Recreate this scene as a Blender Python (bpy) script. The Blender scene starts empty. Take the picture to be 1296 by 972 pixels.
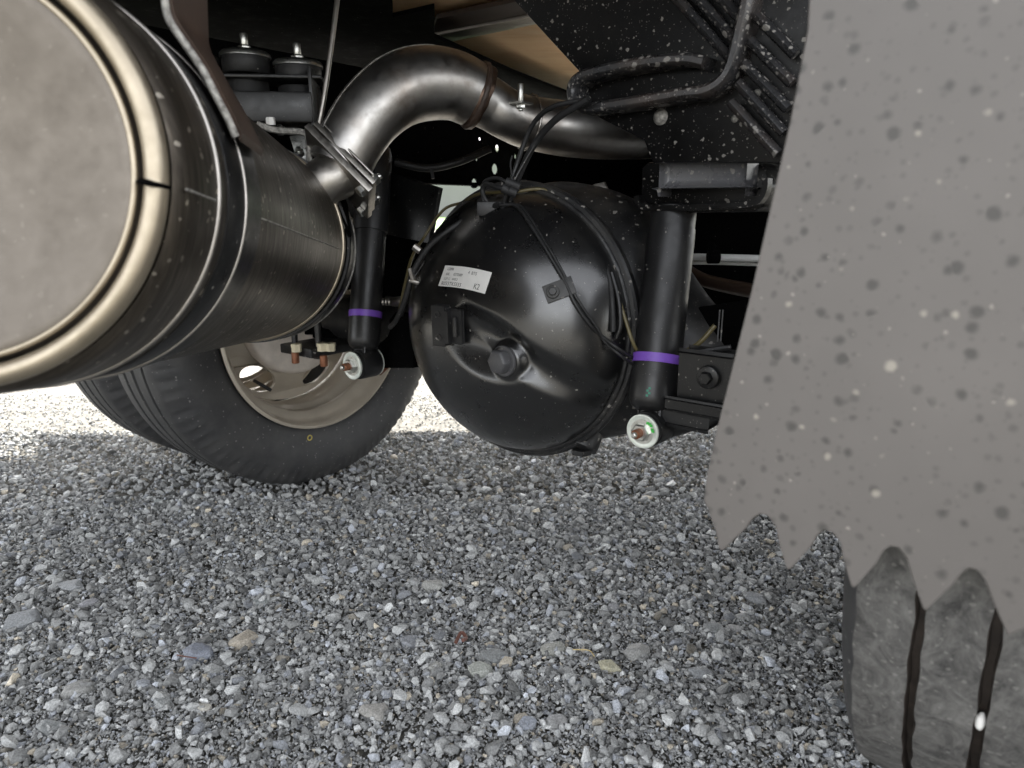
import bpy, bmesh, math, random
import numpy as np
from mathutils import Vector, Matrix, noise
from mathutils.bvhtree import BVHTree

random.seed(7)
rng = np.random.default_rng(7)
scene = bpy.context.scene
COL = scene.collection

# ------------------------------------------------------------------ camera, sky, sun, exposure
F = 900.0                                   # focal length for a 1296 px wide picture
PITCH = math.atan((486 - 265) / F)
CH = 0.655
cam_d = bpy.data.cameras.new('camera')
cam_d.sensor_width = 36
cam_d.lens = 36 * F / 1296
cam_d.clip_start = 0.02
cam_d.clip_end = 500
cam_d.dof.use_dof = True
cam_d.dof.focus_distance = 1.12
cam_d.dof.aperture_fstop = 6.5
cam = bpy.data.objects.new('camera', cam_d)
cam.location = (0, 0, CH)
cam.rotation_euler = (math.radians(90) - PITCH, 0, 0)
COL.objects.link(cam)
scene.camera = cam

SUN_AZ = math.radians(-14)                  # from +Y towards +X
SUN_EL = math.radians(46)
world = bpy.data.worlds.new('World')
scene.world = world
world.use_nodes = True
wn = world.node_tree.nodes
bgn = wn['Background']
sky = wn.new('ShaderNodeTexSky')
sky.sky_type = 'NISHITA'
sky.sun_disc = False
sky.sun_elevation = SUN_EL
sky.sun_rotation = SUN_AZ
sky.dust_density = 3.0
sky.air_density = 1.0
hs = wn.new('ShaderNodeHueSaturation')          # thin bright haze: a paler sky
hs.inputs['Saturation'].default_value = .14
hs.inputs['Value'].default_value = 1.25
world.node_tree.links.new(sky.outputs[0], hs.inputs['Color'])
world.node_tree.links.new(hs.outputs[0], bgn.inputs[0])
bgn.inputs[1].default_value = 0.15
sun_d = bpy.data.lights.new('sun', 'SUN')
sun_d.energy = 3.4
sun_d.angle = math.radians(0.5)
sun_d.color = (1.0, 0.95, 0.87)
sun = bpy.data.objects.new('sun', sun_d)
sd = Vector((math.sin(SUN_AZ) * math.cos(SUN_EL), math.cos(SUN_AZ) * math.cos(SUN_EL), math.sin(SUN_EL)))
sun.rotation_euler = sd.to_track_quat('Z', 'Y').to_euler()
sun.location = (0, 0, 6)
COL.objects.link(sun)
scene.view_settings.view_transform = 'Standard'
scene.view_settings.look = 'None'
scene.view_settings.gamma = 1
scene.view_settings.exposure = 2.32

# ------------------------------------------------------------------ helpers
SP, CP = math.sin(PITCH), math.cos(PITCH)
U = Vector((-0.787, 0.617, 0)).normalized()      # along the axle, to the far wheel
V = Vector((0.617, 0.787, 0)).normalized()       # forward along the truck
Z = Vector((0, 0, 1))
CAM = Vector((0, 0, CH))


def ray(px, py):
    x, y = (px - 648) / F, (486 - py) / F
    return Vector((x, CP + SP * y, -SP + CP * y))


def P(px, py, d):
    return CAM + ray(px, py) * d


def onplane(px, py, p0, n):
    r = ray(px, py)
    return CAM + r * ((p0 - CAM).dot(n) / r.dot(n))


def frame(n, hint=Z):
    n = Vector(n).normalized()
    if abs(n.dot(hint)) > 0.95:
        hint = Vector((1, 0, 0))
    a = hint.cross(n).normalized()
    b = n.cross(a).normalized()
    return a, b, n


def link(name, bm, mats, parent=None, smooth=True, angle=40):
    me = bpy.data.meshes.new(name)
    bm.normal_update()
    bm.to_mesh(me)
    bm.free()
    if not isinstance(mats, (list, tuple)):
        mats = [mats]
    for m in mats:
        me.materials.append(m)
    if smooth:
        me.polygons.foreach_set('use_smooth', [True] * len(me.polygons))
        me.set_sharp_from_angle(angle=math.radians(angle))
    o = bpy.data.objects.new(name, me)
    COL.objects.link(o)
    if parent is not None:
        o.parent = parent
        if parent.type == 'EMPTY' and parent.name in PINV:
            o.matrix_parent_inverse = PINV[parent.name]
    return o


PINV = {}


def thing(name, label, cat, loc):
    o = bpy.data.objects.new(name, None)
    o.empty_display_size = 0.1
    COL.objects.link(o)
    o.location = loc
    PINV[o.name] = Matrix.Translation(-Vector(loc))
    o['label'] = label
    o['category'] = cat
    return o


def each(name, fns, mats, parent, smooth=True, angle=30):
    out = []
    for fn in fns:
        b = bmesh.new(); fn(b)
        out.append(link(name, b, mats, parent, smooth, angle))
    return out


def tag(o, label=None, cat=None, group=None, kind=None):
    if label: o['label'] = label
    if cat: o['category'] = cat
    if group: o['group'] = group
    if kind: o['kind'] = kind
    return o


def add_box(bm, c, ax, ay, az, sx, sy, sz, bev=0.0, mi=0):
    """box centred on c with unit axes and full sizes"""
    r = bmesh.ops.create_cube(bm, size=1)
    vs = r['verts']
    M = Matrix((ax * sx, ay * sy, az * sz)).transposed()
    for v in vs:
        v.co = M @ v.co + c
    fs = list({f for v in vs for f in v.link_faces})
    for f in fs: f.material_index = mi
    if bev > 0:
        es = list({e for v in vs for e in v.link_edges})
        bmesh.ops.bevel(bm, geom=es, offset=bev, segments=2, affect='EDGES', profile=0.6)


def add_ring_strip(bm, rings, closed_u=True, cap=(True, True), mi=0):
    vr = [[bm.verts.new(p) for p in r] for r in rings]
    n = len(vr[0])
    for i in range(len(vr) - 1):
        for j in range(n if closed_u else n - 1):
            k = (j + 1) % n
            try:
                f = bm.faces.new((vr[i][j], vr[i][k], vr[i + 1][k], vr[i + 1][j]))
                f.material_index = mi
            except ValueError:
                pass
    if cap[0]:
        f = bm.faces.new(list(reversed(vr[0]))); f.material_index = mi
    if cap[1]:
        f = bm.faces.new(vr[-1]); f.material_index = mi
    return vr


def catmull(pts, n):
    if len(pts) < 3:
        return [pts[0].lerp(pts[-1], i / n) for i in range(n + 1)]
    q = [pts[0] * 2 - pts[1]] + list(pts) + [pts[-1] * 2 - pts[-2]]
    out = []
    for i in range(1, len(q) - 2):
        a, b, c, d = q[i - 1], q[i], q[i + 1], q[i + 2]
        for k in range(n):
            t = k / n
            out.append(0.5 * ((2 * b) + (c - a) * t + (2 * a - 5 * b + 4 * c - d) * t * t + (3 * b - a - 3 * c + d) * t ** 3))
    out.append(pts[-1].copy())
    return out


def add_tube(bm, pts, r, seg=12, n=6, cap=(True, True), smoothpath=True, flat=1.0, hint=Z, mi=0):
    """tube along pts; r is a number or list (one per point)"""
    pts = [Vector(p) for p in pts]
    if isinstance(r, (int, float)):
        r = [r] * len(pts)
    rr = [Vector((x, 0, 0)) for x in r]
    if smoothpath:
        path = catmull(pts, n)
        rad = [v.x for v in catmull(rr, n)]
    else:
        path, rad = pts, r
    rings = []
    t0 = (path[1] - path[0]).normalized()
    a, b, _ = frame(t0, hint)
    for i, p in enumerate(path):
        t = (path[min(i + 1, len(path) - 1)] - path[max(i - 1, 0)]).normalized()
        a = (a - t * a.dot(t)).normalized()
        b = t.cross(a).normalized()
        rings.append([p + (a * math.cos(2 * math.pi * k / seg) + b * math.sin(2 * math.pi * k / seg) * flat) * rad[i] for k in range(seg)])
    add_ring_strip(bm, rings, cap=cap, mi=mi)


def add_lathe(bm, c, n, prof, seg=64, cap=(False, False), fn=None, hint=Z, mi=0, a0=0, a1=2 * math.pi):
    """revolve (t, r) profile about axis n through c"""
    a, b, n = frame(n, hint)
    full = abs(a1 - a0 - 2 * math.pi) < 1e-6
    rings = []
    m = seg if full else seg + 1
    for (t, r) in prof:
        ring = []
        for k in range(m):
            th = a0 + (a1 - a0) * k / seg
            tt, rr = (t, r) if fn is None else fn(t, r, th)
            ring.append(c + n * tt + (a * math.cos(th) + b * math.sin(th)) * rr)
        rings.append(ring)
    add_ring_strip(bm, rings, closed_u=full, cap=cap, mi=mi)


def add_cyl(bm, p0, p1, r, seg=24, bev=0.0, mi=0):
    p0, p1 = Vector(p0), Vector(p1)
    L = (p1 - p0).length
    if bev > 0:
        prof = [(0, r - bev), (bev * .3, r - bev * .3), (bev, r), (L - bev, r), (L - bev * .3, r - bev * .3), (L, r - bev)]
    else:
        prof = [(0, r), (L, r)]
    add_lathe(bm, p0, p1 - p0, prof, seg, cap=(True, True), mi=mi)


def add_hex(bm, p, n, r, h, stud=0, sr=0, washer=0, mi=0):
    """hex head/nut standing on p along n"""
    a, b, n = frame(n)
    add_lathe(bm, p, n, [(washer, r), (washer + h * .8, r), (washer + h, r * .86)], 6, cap=(True, True), mi=mi)
    if washer:
        add_cyl(bm, p, p + n * washer, r * 1.35, 20, mi=mi)
    if stud:
        add_cyl(bm, p + n * (washer + h), p + n * (washer + h + stud), sr, 12, min(sr * .3, stud * .3), mi=mi)


def add_plate(bm, pts, n, th, bev=0.0, mi=0):
    """polygon (3D coplanar-ish points) extruded by th along n"""
    n = Vector(n).normalized()
    vs = [bm.verts.new(p) for p in pts]
    vt = [bm.verts.new(Vector(p) + n * th) for p in pts]
    fs = [bm.faces.new(vs), bm.faces.new(list(reversed(vt)))]
    k = len(vs)
    for i in range(k):
        fs.append(bm.faces.new((vs[i], vt[i], vt[(i + 1) % k], vs[(i + 1) % k])))
    for f in fs: f.material_index = mi
    bmesh.ops.recalc_face_normals(bm, faces=fs)
    if bev > 0:
        es = list({e for f in fs for e in f.edges})
        bmesh.ops.bevel(bm, geom=es, offset=bev, segments=2, affect='EDGES', profile=0.6)


def holed(bm, outer, holes, th, O, a, b, n, mi=0):
    """flat plate with holes, via a filled 2D curve. outer/holes: lists of (x, y)"""
    cu = bpy.data.curves.new('tmp', 'CURVE')
    cu.dimensions = '2D'
    cu.fill_mode = 'BOTH'
    cu.extrude = th / 2
    for lp in [outer] + holes:
        s = cu.splines.new('POLY')
        s.points.add(len(lp) - 1)
        for i, (x, y) in enumerate(lp):
            s.points[i].co = (x, y, 0, 1)
        s.use_cyclic_u = True
    ob = bpy.data.objects.new('tmp', cu)
    COL.objects.link(ob)
    dg = bpy.context.evaluated_depsgraph_get()
    me = bpy.data.meshes.new_from_object(ob.evaluated_get(dg))
    M = Matrix(((a.x, b.x, n.x, O.x), (a.y, b.y, n.y, O.y), (a.z, b.z, n.z, O.z), (0, 0, 0, 1)))
    me.transform(M)
    k = len(bm.faces)
    bm.from_mesh(me)
    bm.faces.ensure_lookup_table()
    for f in bm.faces[k:]: f.material_index = mi
    bpy.data.objects.remove(ob)
    bpy.data.curves.remove(cu)
    bpy.data.meshes.remove(me)


def add_text(bm, s, O, a, b, n, size, mi=0, ext=0.0002):
    cu = bpy.data.curves.new('tmp', 'FONT')
    cu.body = s
    cu.size = size
    cu.extrude = ext
    ob = bpy.data.objects.new('tmp', cu)
    COL.objects.link(ob)
    dg = bpy.context.evaluated_depsgraph_get()
    me = bpy.data.meshes.new_from_object(ob.evaluated_get(dg))
    M = Matrix(((a.x, b.x, n.x, O.x), (a.y, b.y, n.y, O.y), (a.z, b.z, n.z, O.z), (0, 0, 0, 1)))
    me.transform(M)
    k = len(bm.faces)
    bm.from_mesh(me)
    bm.faces.ensure_lookup_table()
    for f in bm.faces[k:]: f.material_index = mi
    bpy.data.objects.remove(ob)
    bpy.data.curves.remove(cu)
    bpy.data.meshes.remove(me)


# ------------------------------------------------------------------ materials
class N:
    def __init__(s, name):
        s.m = bpy.data.materials.new(name)
        s.m.use_nodes = True
        s.t = s.m.node_tree
        s.b = s.t.nodes['Principled BSDF']
        s.tc = s.t.nodes.new('ShaderNodeTexCoord')
        s.co = s.tc.outputs['Object']

    def new(s, t, **k):
        n = s.t.nodes.new(t)
        for a, v in k.items(): setattr(n, a, v)
        return n

    def L(s, a, b): s.t.links.new(a, b)

    def noise(s, sc, det=4, rough=.55, co=None, dist=0):
        n = s.new('ShaderNodeTexNoise')
        n.inputs['Scale'].default_value = sc
        n.inputs['Detail'].default_value = det
        n.inputs['Roughness'].default_value = rough
        n.inputs['Distortion'].default_value = dist
        s.L(co or s.co, n.inputs['Vector'])
        return n.outputs['Fac']

    def ramp(s, f, stops):
        r = s.new('ShaderNodeValToRGB')
        e = r.color_ramp.elements
        e[0].position, e[0].color = stops[0][0], c4(stops[0][1])
        e[1].position, e[1].color = stops[-1][0], c4(stops[-1][1])
        for p, c in stops[1:-1]:
            k = e.new(p); k.color = c4(c)
        s.L(f, r.inputs[0])
        return r.outputs[0]

    def mix(s, f, a, b):
        m = s.new('ShaderNodeMix', data_type='RGBA')
        for sock, v in ((m.inputs[0], f), (m.inputs[6], a), (m.inputs[7], b)):
            if hasattr(v, 'links') or isinstance(v, bpy.types.NodeSocket): s.L(v, sock)
            elif isinstance(v, (int, float)): sock.default_value = v if sock.type == 'VALUE' else c4(v)
            else: sock.default_value = c4(v)
        return m.outputs[2]

    def math(s, op, a, b=0.5, clamp=False):
        m = s.new('ShaderNodeMath', operation=op)
        m.use_clamp = clamp
        for i, v in enumerate((a, b)):
            if isinstance(v, bpy.types.NodeSocket): s.L(v, m.inputs[i])
            else: m.inputs[i].default_value = v
        return m.outputs[0]

    def specks(s, sc, thr, seed=0.0, soft=.02, pw=3.0, warp=.75):
        """little spots with random sizes: fac 1 inside"""
        v = s.new('ShaderNodeTexVoronoi')
        v.inputs['Scale'].default_value = sc
        mp = s.new('ShaderNodeMapping')
        mp.inputs['Location'].default_value = (seed, seed * 1.7, seed * .3)
        nz = s.new('ShaderNodeTexNoise')
        nz.inputs['Scale'].default_value = sc * 1.3
        nz.inputs['Detail'].default_value = 2
        s.L(s.co, nz.inputs['Vector'])
        va = s.new('ShaderNodeVectorMath', operation='MULTIPLY_ADD')
        s.L(nz.outputs['Color'], va.inputs[0])
        va.inputs[1].default_value = (warp / sc,) * 3
        s.L(s.co, va.inputs[2])
        s.L(va.outputs[0], mp.inputs['Vector'])
        s.L(mp.outputs[0], v.inputs['Vector'])
        sep = s.new('ShaderNodeSeparateColor')
        s.L(v.outputs['Color'], sep.inputs[0])
        lim = s.math('MULTIPLY', s.math('POWER', sep.outputs[0], pw), thr)
        d = s.math('SUBTRACT', lim, v.outputs['Distance'])
        return s.math('DIVIDE', d, soft, True)

    def set(s, k, v):
        i = s.b.inputs[k]
        if isinstance(v, bpy.types.NodeSocket): s.L(v, i)
        elif isinstance(v, (tuple, list)): i.default_value = c4(v)
        else: i.default_value = v
        return s

    def bump(s, h, strength=.3, dist=.001):
        b = s.new('ShaderNodeBump')
        b.inputs['Strength'].default_value = strength
        b.inputs['Distance'].default_value = dist
        s.L(h, b.inputs['Height'])
        s.L(b.outputs[0], s.b.inputs['Normal'])
        return s

    def stretch(s, sc):
        mp = s.new('ShaderNodeMapping')
        mp.inputs['Scale'].default_value = sc
        s.L(s.co, mp.inputs['Vector'])
        return mp.outputs[0]


def c4(c):
    if isinstance(c, (int, float)): c = (c, c, c)
    return (c[0], c[1], c[2], 1)


def black_paint(name, base=.010, rough=.3, dust=.25, speck=0.3, spec_sc=140, orange=.12, dustcol=(.16, .15, .13)):
    m = N(name)
    d = m.noise(9, 6, .65)
    df = m.ramp(d, [(.48, 0), (.8, dust)])
    sp = m.specks(spec_sc, speck)
    sp2 = m.specks(spec_sc * 2.6, speck * .9, 3.1)
    col = m.mix(df, (base, base, base * 1.05), dustcol)
    col = m.mix(m.math('MULTIPLY', sp, .55), col, (.35, .33, .3))
    col = m.mix(m.math('MULTIPLY', sp2, .5), col, (.28, .26, .24))
    m.set('Base Color', col)
    r = m.ramp(m.noise(30, 5, .7), [(.3, rough * .8), (.75, rough * 1.5)])
    r = m.mix(m.math('MAXIMUM', sp, sp2), r, .8)
    m.set('Roughness', r)
    m.bump(m.noise(260, 3, .6), orange, .0006)
    return m.m


M = {}
M['black'] = black_paint('black_paint', .005, .32, .05, .22)
M['cover'] = black_paint('black_cover_paint', .006, .29, .09, .19, 130, .10)
_p = M['cover'].node_tree.nodes['Principled BSDF']
_p.inputs['Coat Weight'].default_value = 1
_p.inputs['Coat Roughness'].default_value = .22
_p.inputs['Coat IOR'].default_value = 1.6
M['dusty'] = black_paint('dusty_grey_black', .10, .26, .5, .4, 95, .3)
M['housing'] = black_paint('dusty_black_housing', .012, .38, .3, .3, 90, .25)
M['splashed'] = black_paint('splashed_black_paint', .003, .34, .03, .36, 130, .3, (.2, .17, .13))
M['splashed'].node_tree.nodes['Principled BSDF'].inputs['Specular IOR Level'].default_value = .22
M['lit_worn'] = black_paint('lit_worn_black', .022, .26, .45, .55, 110, .4, (.14, .10, .075))  # dusty worn black, lightened to brown: light on lips and ribs is in the colour
M['shock'] = black_paint('satin_black_shock', .012, .36, .10, .20, 120, .08)
M['dark'] = black_paint('matte_black_steel', .002, .9, .008, .10, 120, .3)
M['dark'].node_tree.nodes['Principled BSDF'].inputs['Specular IOR Level'].default_value = .03
M['plugm'] = black_paint('worn_plug', .07, .4, .4, .3, 120, .3)
M['rubber'] = black_paint('black_rubber', .012, .5, .1, .15, 120, .1)


def metal(name, col, col2, rough, sc=6, streak=None, metallic=1.0, bump=.05, spots=0):
    m = N(name)
    co = m.stretch(streak) if streak else m.co
    n1 = m.noise(sc, 6, .6, co)
    c = m.ramp(n1, [(.3, col), (.7, col2)])
    if spots:
        c = m.mix(m.math('MULTIPLY', m.specks(150, .35), spots), c, (.5, .46, .4))
    m.set('Base Color', c)
    m.set('Metallic', metallic)
    m.set('Roughness', m.ramp(m.noise(sc * 5, 5, .7, co), [(.25, rough * .75), (.75, rough * 1.4)]))
    m.bump(m.noise(sc * 12, 4, .6, co), bump, .001)
    return m.m


M['cap'] = metal('dull_grey_end_cap', (.120, .104, .086), (.148, .130, .110), .40, 9, None, .8, .10, .05)
M['roll'] = metal('polished_rolled_edge', (.32, .275, .205), (.45, .39, .30), .38, 20, None, .85, .1)
# muffler shell: streaks running round the can
m = N('brushed_brown_shell')
tcm = m.new('ShaderNodeMapping')
m.L(m.co, tcm.inputs['Vector'])
tcm.inputs['Scale'].default_value = (9, 90, 9)
st = m.noise(2.2, 6, .65, tcm.outputs[0], .6)
big = m.noise(7, 4, .6)
c = m.ramp(st, [(.30, (.045, .038, .031)), (.5, (.095, .082, .067)), (.72, (.18, .155, .125))])
c = m.mix(m.ramp(big, [(.4, 0), (.7, .5)]), c, (.05, .043, .036))
c = m.mix(m.math('MULTIPLY', m.specks(110, .32), .7), c, (.55, .5, .42))
m.set('Base Color', c).set('Metallic', .9)
m.set('Roughness', m.ramp(st, [(.3, .50), (.7, .33)]))
m.bump(st, .12, .001)
M['shell'] = m.m
# exhaust pipe with heat tint
m = N('heat_tinted_pipe')
t1 = m.noise(10, 5, .6)
t2 = m.noise(45, 5, .65)
c = m.ramp(t1, [(.40, (.47, .455, .435)), (.58, (.38, .355, .33)), (.74, (.20, .155, .125))])
c = m.mix(m.ramp(t2, [(.52, 0), (.75, .35)]), c, (.16, .125, .10))
m.set('Base Color', c).set('Metallic', 1.0)
m.set('Roughness', m.ramp(t2, [(.3, .30), (.7, .46)]))
m.bump(t2, .03, .001)
M['pipe'] = m.m
M['burnt'] = metal('burnt_brown_metal', (.06, .038, .028), (.16, .11, .085), .4, 30, None, .9, .25)
M['steel'] = metal('grey_steel', (.34, .32, .29), (.48, .45, .41), .38, 30)
M['weld'] = metal('rough_weld_bead', (.16, .15, .14), (.62, .60, .55), .45, 160, None, .8, .8)
M['zinc'] = metal('zinc_plated', (.62, .62, .58), (.78, .78, .74), .3, 60)
M['rust'] = metal('rusty_copper_bolt', (.16, .06, .03), (.30, .13, .07), .5, 90, None, .5, .4)
M['rod'] = metal('dull_rod', (.34, .32, .29), (.46, .43, .40), .4, 20)
M['rim'] = metal('tan_grey_rim_paint', (.42, .37, .30), (.52, .465, .385), .36, 12, None, .3, .1, .3)
m = N('pale_green_washer')
c = m.ramp(m.noise(90, 4, .6), [(.35, (.62, .66, .60)), (.65, (.74, .76, .70))])
m.set('Base Color', c).set('Roughness', .35).set('Metallic', .25)
M['washer'] = m.m


def plain(name, col, rough=.5, metallic=0, var=.15, sc=40, bump=.1):
    m = N(name)
    lo = tuple(x * (1 - var) for x in col)
    hi = tuple(min(1, x * (1 + var)) for x in col)
    m.set('Base Color', m.ramp(m.noise(sc, 5, .6), [(.3, lo), (.7, hi)]))
    m.set('Roughness', rough).set('Metallic', metallic)
    m.bump(m.noise(sc * 6, 3, .6), bump, .0005)
    return m.m


M['purple'] = plain('purple_tape', (.20, .085, .50), .45)
M['green'] = plain('green_paint_mark', (.05, .45, .06), .5)
M['teal'] = plain('teal_paint_mark', (.02, .22, .14), .5)
M['ink'] = plain('printed_ink', (.06, .06, .06), .6)
M['paper'] = plain('white_sticker', (.74, .73, .70), .45, 0, .06)
M['yellowline'] = plain('olive_coated_pipe', (.11, .09, .04), .35)
M['yellow'] = plain('yellow_dot', (.42, .34, .08), .6)
M['cream'] = plain('cream_nut', (.60, .54, .38), .45)
M['whitepaint'] = plain('white_paint', (.78, .78, .76), .4, 0, .05)
M['backdisc'] = plain('pale_disc_face', (.62, .56, .50), .5, .1, .12)
M['brownsteel'] = plain('brown_primer', (.045, .028, .020), .5, 0, .4, 14)
# wood
m = N('plywood')
co = m.stretch((3, 26, 3))
g = m.noise(3, 6, .6, co, .8)
c = m.ramp(g, [(.25, (.80, .50, .26)), (.5, (.88, .60, .35)), (.8, (.92, .70, .46))])
c = m.mix(m.ramp(m.noise(5, 4), [(.52, 0), (.75, .4)]), c, (.50, .28, .14))
m.set('Base Color', c).set('Roughness', .6)
m.bump(g, .15, .001)
M['wood'] = m.m
# tyre sidewall and tread
m = N('tyre_rubber')
c = m.mix(m.ramp(m.noise(16, 6, .65), [(.4, 0), (.8, .5)]), (.028, .028, .029), (.080, .077, .072))
c = m.mix(m.math('MULTIPLY', m.specks(130, .3), .6), c, (.2, .19, .18))
m.set('Base Color', c).set('Roughness', .62)
m.bump(m.noise(120, 4, .6), .2, .0008)
M['tyre'] = m.m
m = N('dusty_tread')
n1 = m.noise(34, 8, .75, None, 1.2)
n2 = m.noise(190, 5, .7)
n3 = m.noise(14, 6, .7, m.stretch((9, 2, 3)), .8)
c = m.ramp(n1, [(.34, (.032, .031, .030)), (.52, (.095, .092, .087)), (.72, (.17, .166, .157))])
c = m.mix(m.ramp(n3, [(.5, 0), (.75, .55)]), c, (.19, .185, .175))
c = m.mix(m.ramp(n2, [(.52, 0), (.72, .5)]), c, (.15, .147, .14))
c = m.mix(m.math('MULTIPLY', m.specks(210, .5, 0, .1), .3), c, (.3, .29, .27))
m.set('Base Color', c).set('Roughness', .8)
m.bump(n1, .8, .0025)
M['tread'] = m.m
m = N('groove_rubber')
m.set('Base Color', m.ramp(m.noise(60, 5), [(.3, (.022, .017, .014)), (.7, (.06, .047, .038))])).set('Roughness', .6)
M['groove'] = m.m
# mud flap
m = N('grey_mud_flap_plastic')
base = m.ramp(m.noise(5, 4, .6), [(.3, (.110, .101, .094)), (.7, (.138, .127, .118))])
dk = m.specks(85, .50, 1.3, .25, 1.0, .3)
dk2 = m.specks(150, .48, 7.7, .3, 1.0, .3)
lt = m.specks(75, .34, 4.2, .2, 4, .3)
lt2 = m.specks(120, .25, 9.4, .15, 4, .3)
c = m.mix(m.math('MULTIPLY', dk, .8), base, (.05, .048, .044))
c = m.mix(m.math('MULTIPLY', dk2, .4), c, (.06, .057, .052))
c = m.mix(m.math('MULTIPLY', lt, .45), c, (.50, .46, .38))
c = m.mix(m.math('MULTIPLY', lt2, .5), c, (.36, .33, .29))
m.set('Base Color', c).set('Roughness', .5)
m.bump(m.noise(300, 3), .06, .0005)
M['flap'] = m.m
# stones
m = N('crushed_stone')
at = m.new('ShaderNodeAttribute', attribute_name='tint')
n1 = m.noise(110, 6, .7)
n2 = m.noise(420, 4, .7)
c = m.mix(m.ramp(n1, [(.4, 0), (.7, .35)]), at.outputs['Color'], (.36, .36, .345))
c2 = m.new('ShaderNodeMix', data_type='RGBA', blend_type='MULTIPLY')
c2.inputs[0].default_value = 1
m.L(c, c2.inputs[6])
m.L(m.ramp(n2, [(.3, .5), (.7, 1.3)]), c2.inputs[7])
m.set('Base Color', c2.outputs[2]).set('Roughness', .75)
m.bump(n1, .5, .0015)
M['stone'] = m.m
m = N('gravel_ground')
vo = m.new('ShaderNodeTexVoronoi')
vo.inputs['Scale'].default_value = 75
m.L(m.co, vo.inputs['Vector'])
sep = m.new('ShaderNodeSeparateColor')
m.L(vo.outputs['Color'], sep.inputs[0])
gc = m.ramp(sep.outputs[0], [(0, (.05, .048, .042)), (.5, (.115, .110, .096)), (1, (.19, .18, .155))])
gc = m.mix(m.ramp(m.noise(300, 5, .7), [(.35, 0), (.75, .5)]), gc, (.075, .068, .055))
m.set('Base Color', gc).set('Roughness', .9)
inv = m.math('SUBTRACT', 1.0, vo.outputs['Distance'])
m.bump(inv, .45, .004)
M['ground'] = m.m
M['grass'] = plain('sunlit_grass', (.10, .19, .035), .9, 0, .4, 3, .5)
M['leaf'] = plain('leaf_green', (.055, .11, .025), .7, 0, .5, 2)
M['bark'] = plain('bark', (.12, .09, .07), .9, 0, .4, 8, .6)
M['wallwhite'] = plain('white_cladding', (.20, .195, .195), .6, 0, .05, 1)
M['twig'] = plain('red_brown_twig', (.11, .045, .032), .7)
M['straw'] = plain('dry_straw', (.42, .33, .16), .7)

# ------------------------------------------------------------------ SETTING: ground, lawn, building, trees
def gz(x, y):
    return 0.004 * noise.noise(Vector((x * 3, y * 3, 0))) + 0.003 * noise.noise(Vector((x * 9, y * 9, 5)))


bm = bmesh.new()
xs = [-150, -40, -12, -5] + [-2.6 + .1 * i for i in range(53)] + [5, 12, 40, 150]
ys = [-150, -40, -12, -4] + [-2 + .1 * i for i in range(61)] + [6, 12, 24, 60, 150]
gv = [[bm.verts.new((x, y, gz(x, y) - (.007 if y < 1.95 else .0015))) for x in xs] for y in ys]
for j in range(len(ys) - 1):
    for i in range(len(xs) - 1):
        bm.faces.new((gv[j][i], gv[j][i + 1], gv[j + 1][i + 1], gv[j + 1][i]))
tag(link('ground', bm, M['ground']), kind='structure')
bm = bmesh.new()
vs = [bm.verts.new(p) for p in ((-60, 24, .03), (60, 24, .03), (60, 90, .06), (-60, 90, .06))]
bm.faces.new(vs)
tag(link('lawn', bm, M['grass']), kind='structure')

w = thing('warehouse', 'long low white clad building standing beyond the sunlit grass', 'building', (-4, 60, 0))
bm = bmesh.new()
add_box(bm, Vector((-4, 64, 2.6)), Vector((1, 0, 0)), Vector((0, 1, 0)), Z, 26, 8, 5.2)
link('wall', bm, M['wallwhite'], w, False)
bm = bmesh.new()
add_box(bm, Vector((-4, 64, 5.35)), Vector((1, 0, 0)), Vector((0, 1, 0)), Z, 27, 9, .3)
link('roof', bm, M['steel'], w, False)


def tree(x, y, h, label):
    t = thing('tree', label, 'tree', (x, y, 0))
    bm = bmesh.new()
    add_tube(bm, [Vector((x, y, 0)), Vector((x + .1, y, h * .3)), Vector((x - .1, y + .1, h * .6)), Vector((x, y, h * .9))], [h * .035, h * .028, h * .018, h * .005], 10, 4)
    for k in range(7):
        a = k * 2.4
        z0 = h * (.3 + .07 * k)
        add_tube(bm, [Vector((x, y, z0)), Vector((x + math.cos(a) * h * .14, y + math.sin(a) * h * .14, z0 + h * .1)), Vector((x + math.cos(a) * h * .27, y + math.sin(a) * h * .27, z0 + h * .16))], [h * .013, h * .009, h * .003], 6, 3)
    link('trunk', bm, M['bark'], t)
    R = random.Random(int(h * 100))
    n = 4200
    co = np.zeros((n * 3, 3), np.float32)
    cl = [(R.gauss(0, .17) * h, R.gauss(0, .17) * h, h * R.uniform(.35, .95), h * R.uniform(.07, .14)) for _ in range(38)]
    for i in range(n):
        cx, cy, cz, cr = cl[i % len(cl)]
        p = Vector((R.gauss(0, 1), R.gauss(0, 1), R.gauss(0, 1))).normalized() * cr * R.uniform(.5, 1.05)
        p += Vector((x + cx, y + cy, cz))
        a, b, _ = frame(Vector((R.gauss(0, 1), R.gauss(0, 1), R.gauss(0, 1) + .4)))
        s = R.uniform(.06, .14)
        co[i * 3], co[i * 3 + 1], co[i * 3 + 2] = p + a * s, p - a * s * .5 + b * s * .7, p - a * s * .5 - b * s * .7
    me = bpy.data.meshes.new('crown')
    me.from_pydata(co.tolist(), [], [(3 * i, 3 * i + 1, 3 * i + 2) for i in range(n)])
    me.materials.append(M['leaf'])
    o = bpy.data.objects.new('crown', me)
    COL.objects.link(o)
    o.parent = t
    o.matrix_parent_inverse = PINV[t.name]


tree(-9.5, 23, 9, 'leafy green tree glimpsed above the muffler beside the rubber mounts')
tree(-20, 30, 10, 'tall green tree furthest left beyond the parked truck')
tree(9, 34, 8, 'smaller green tree standing right of the white building')

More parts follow.
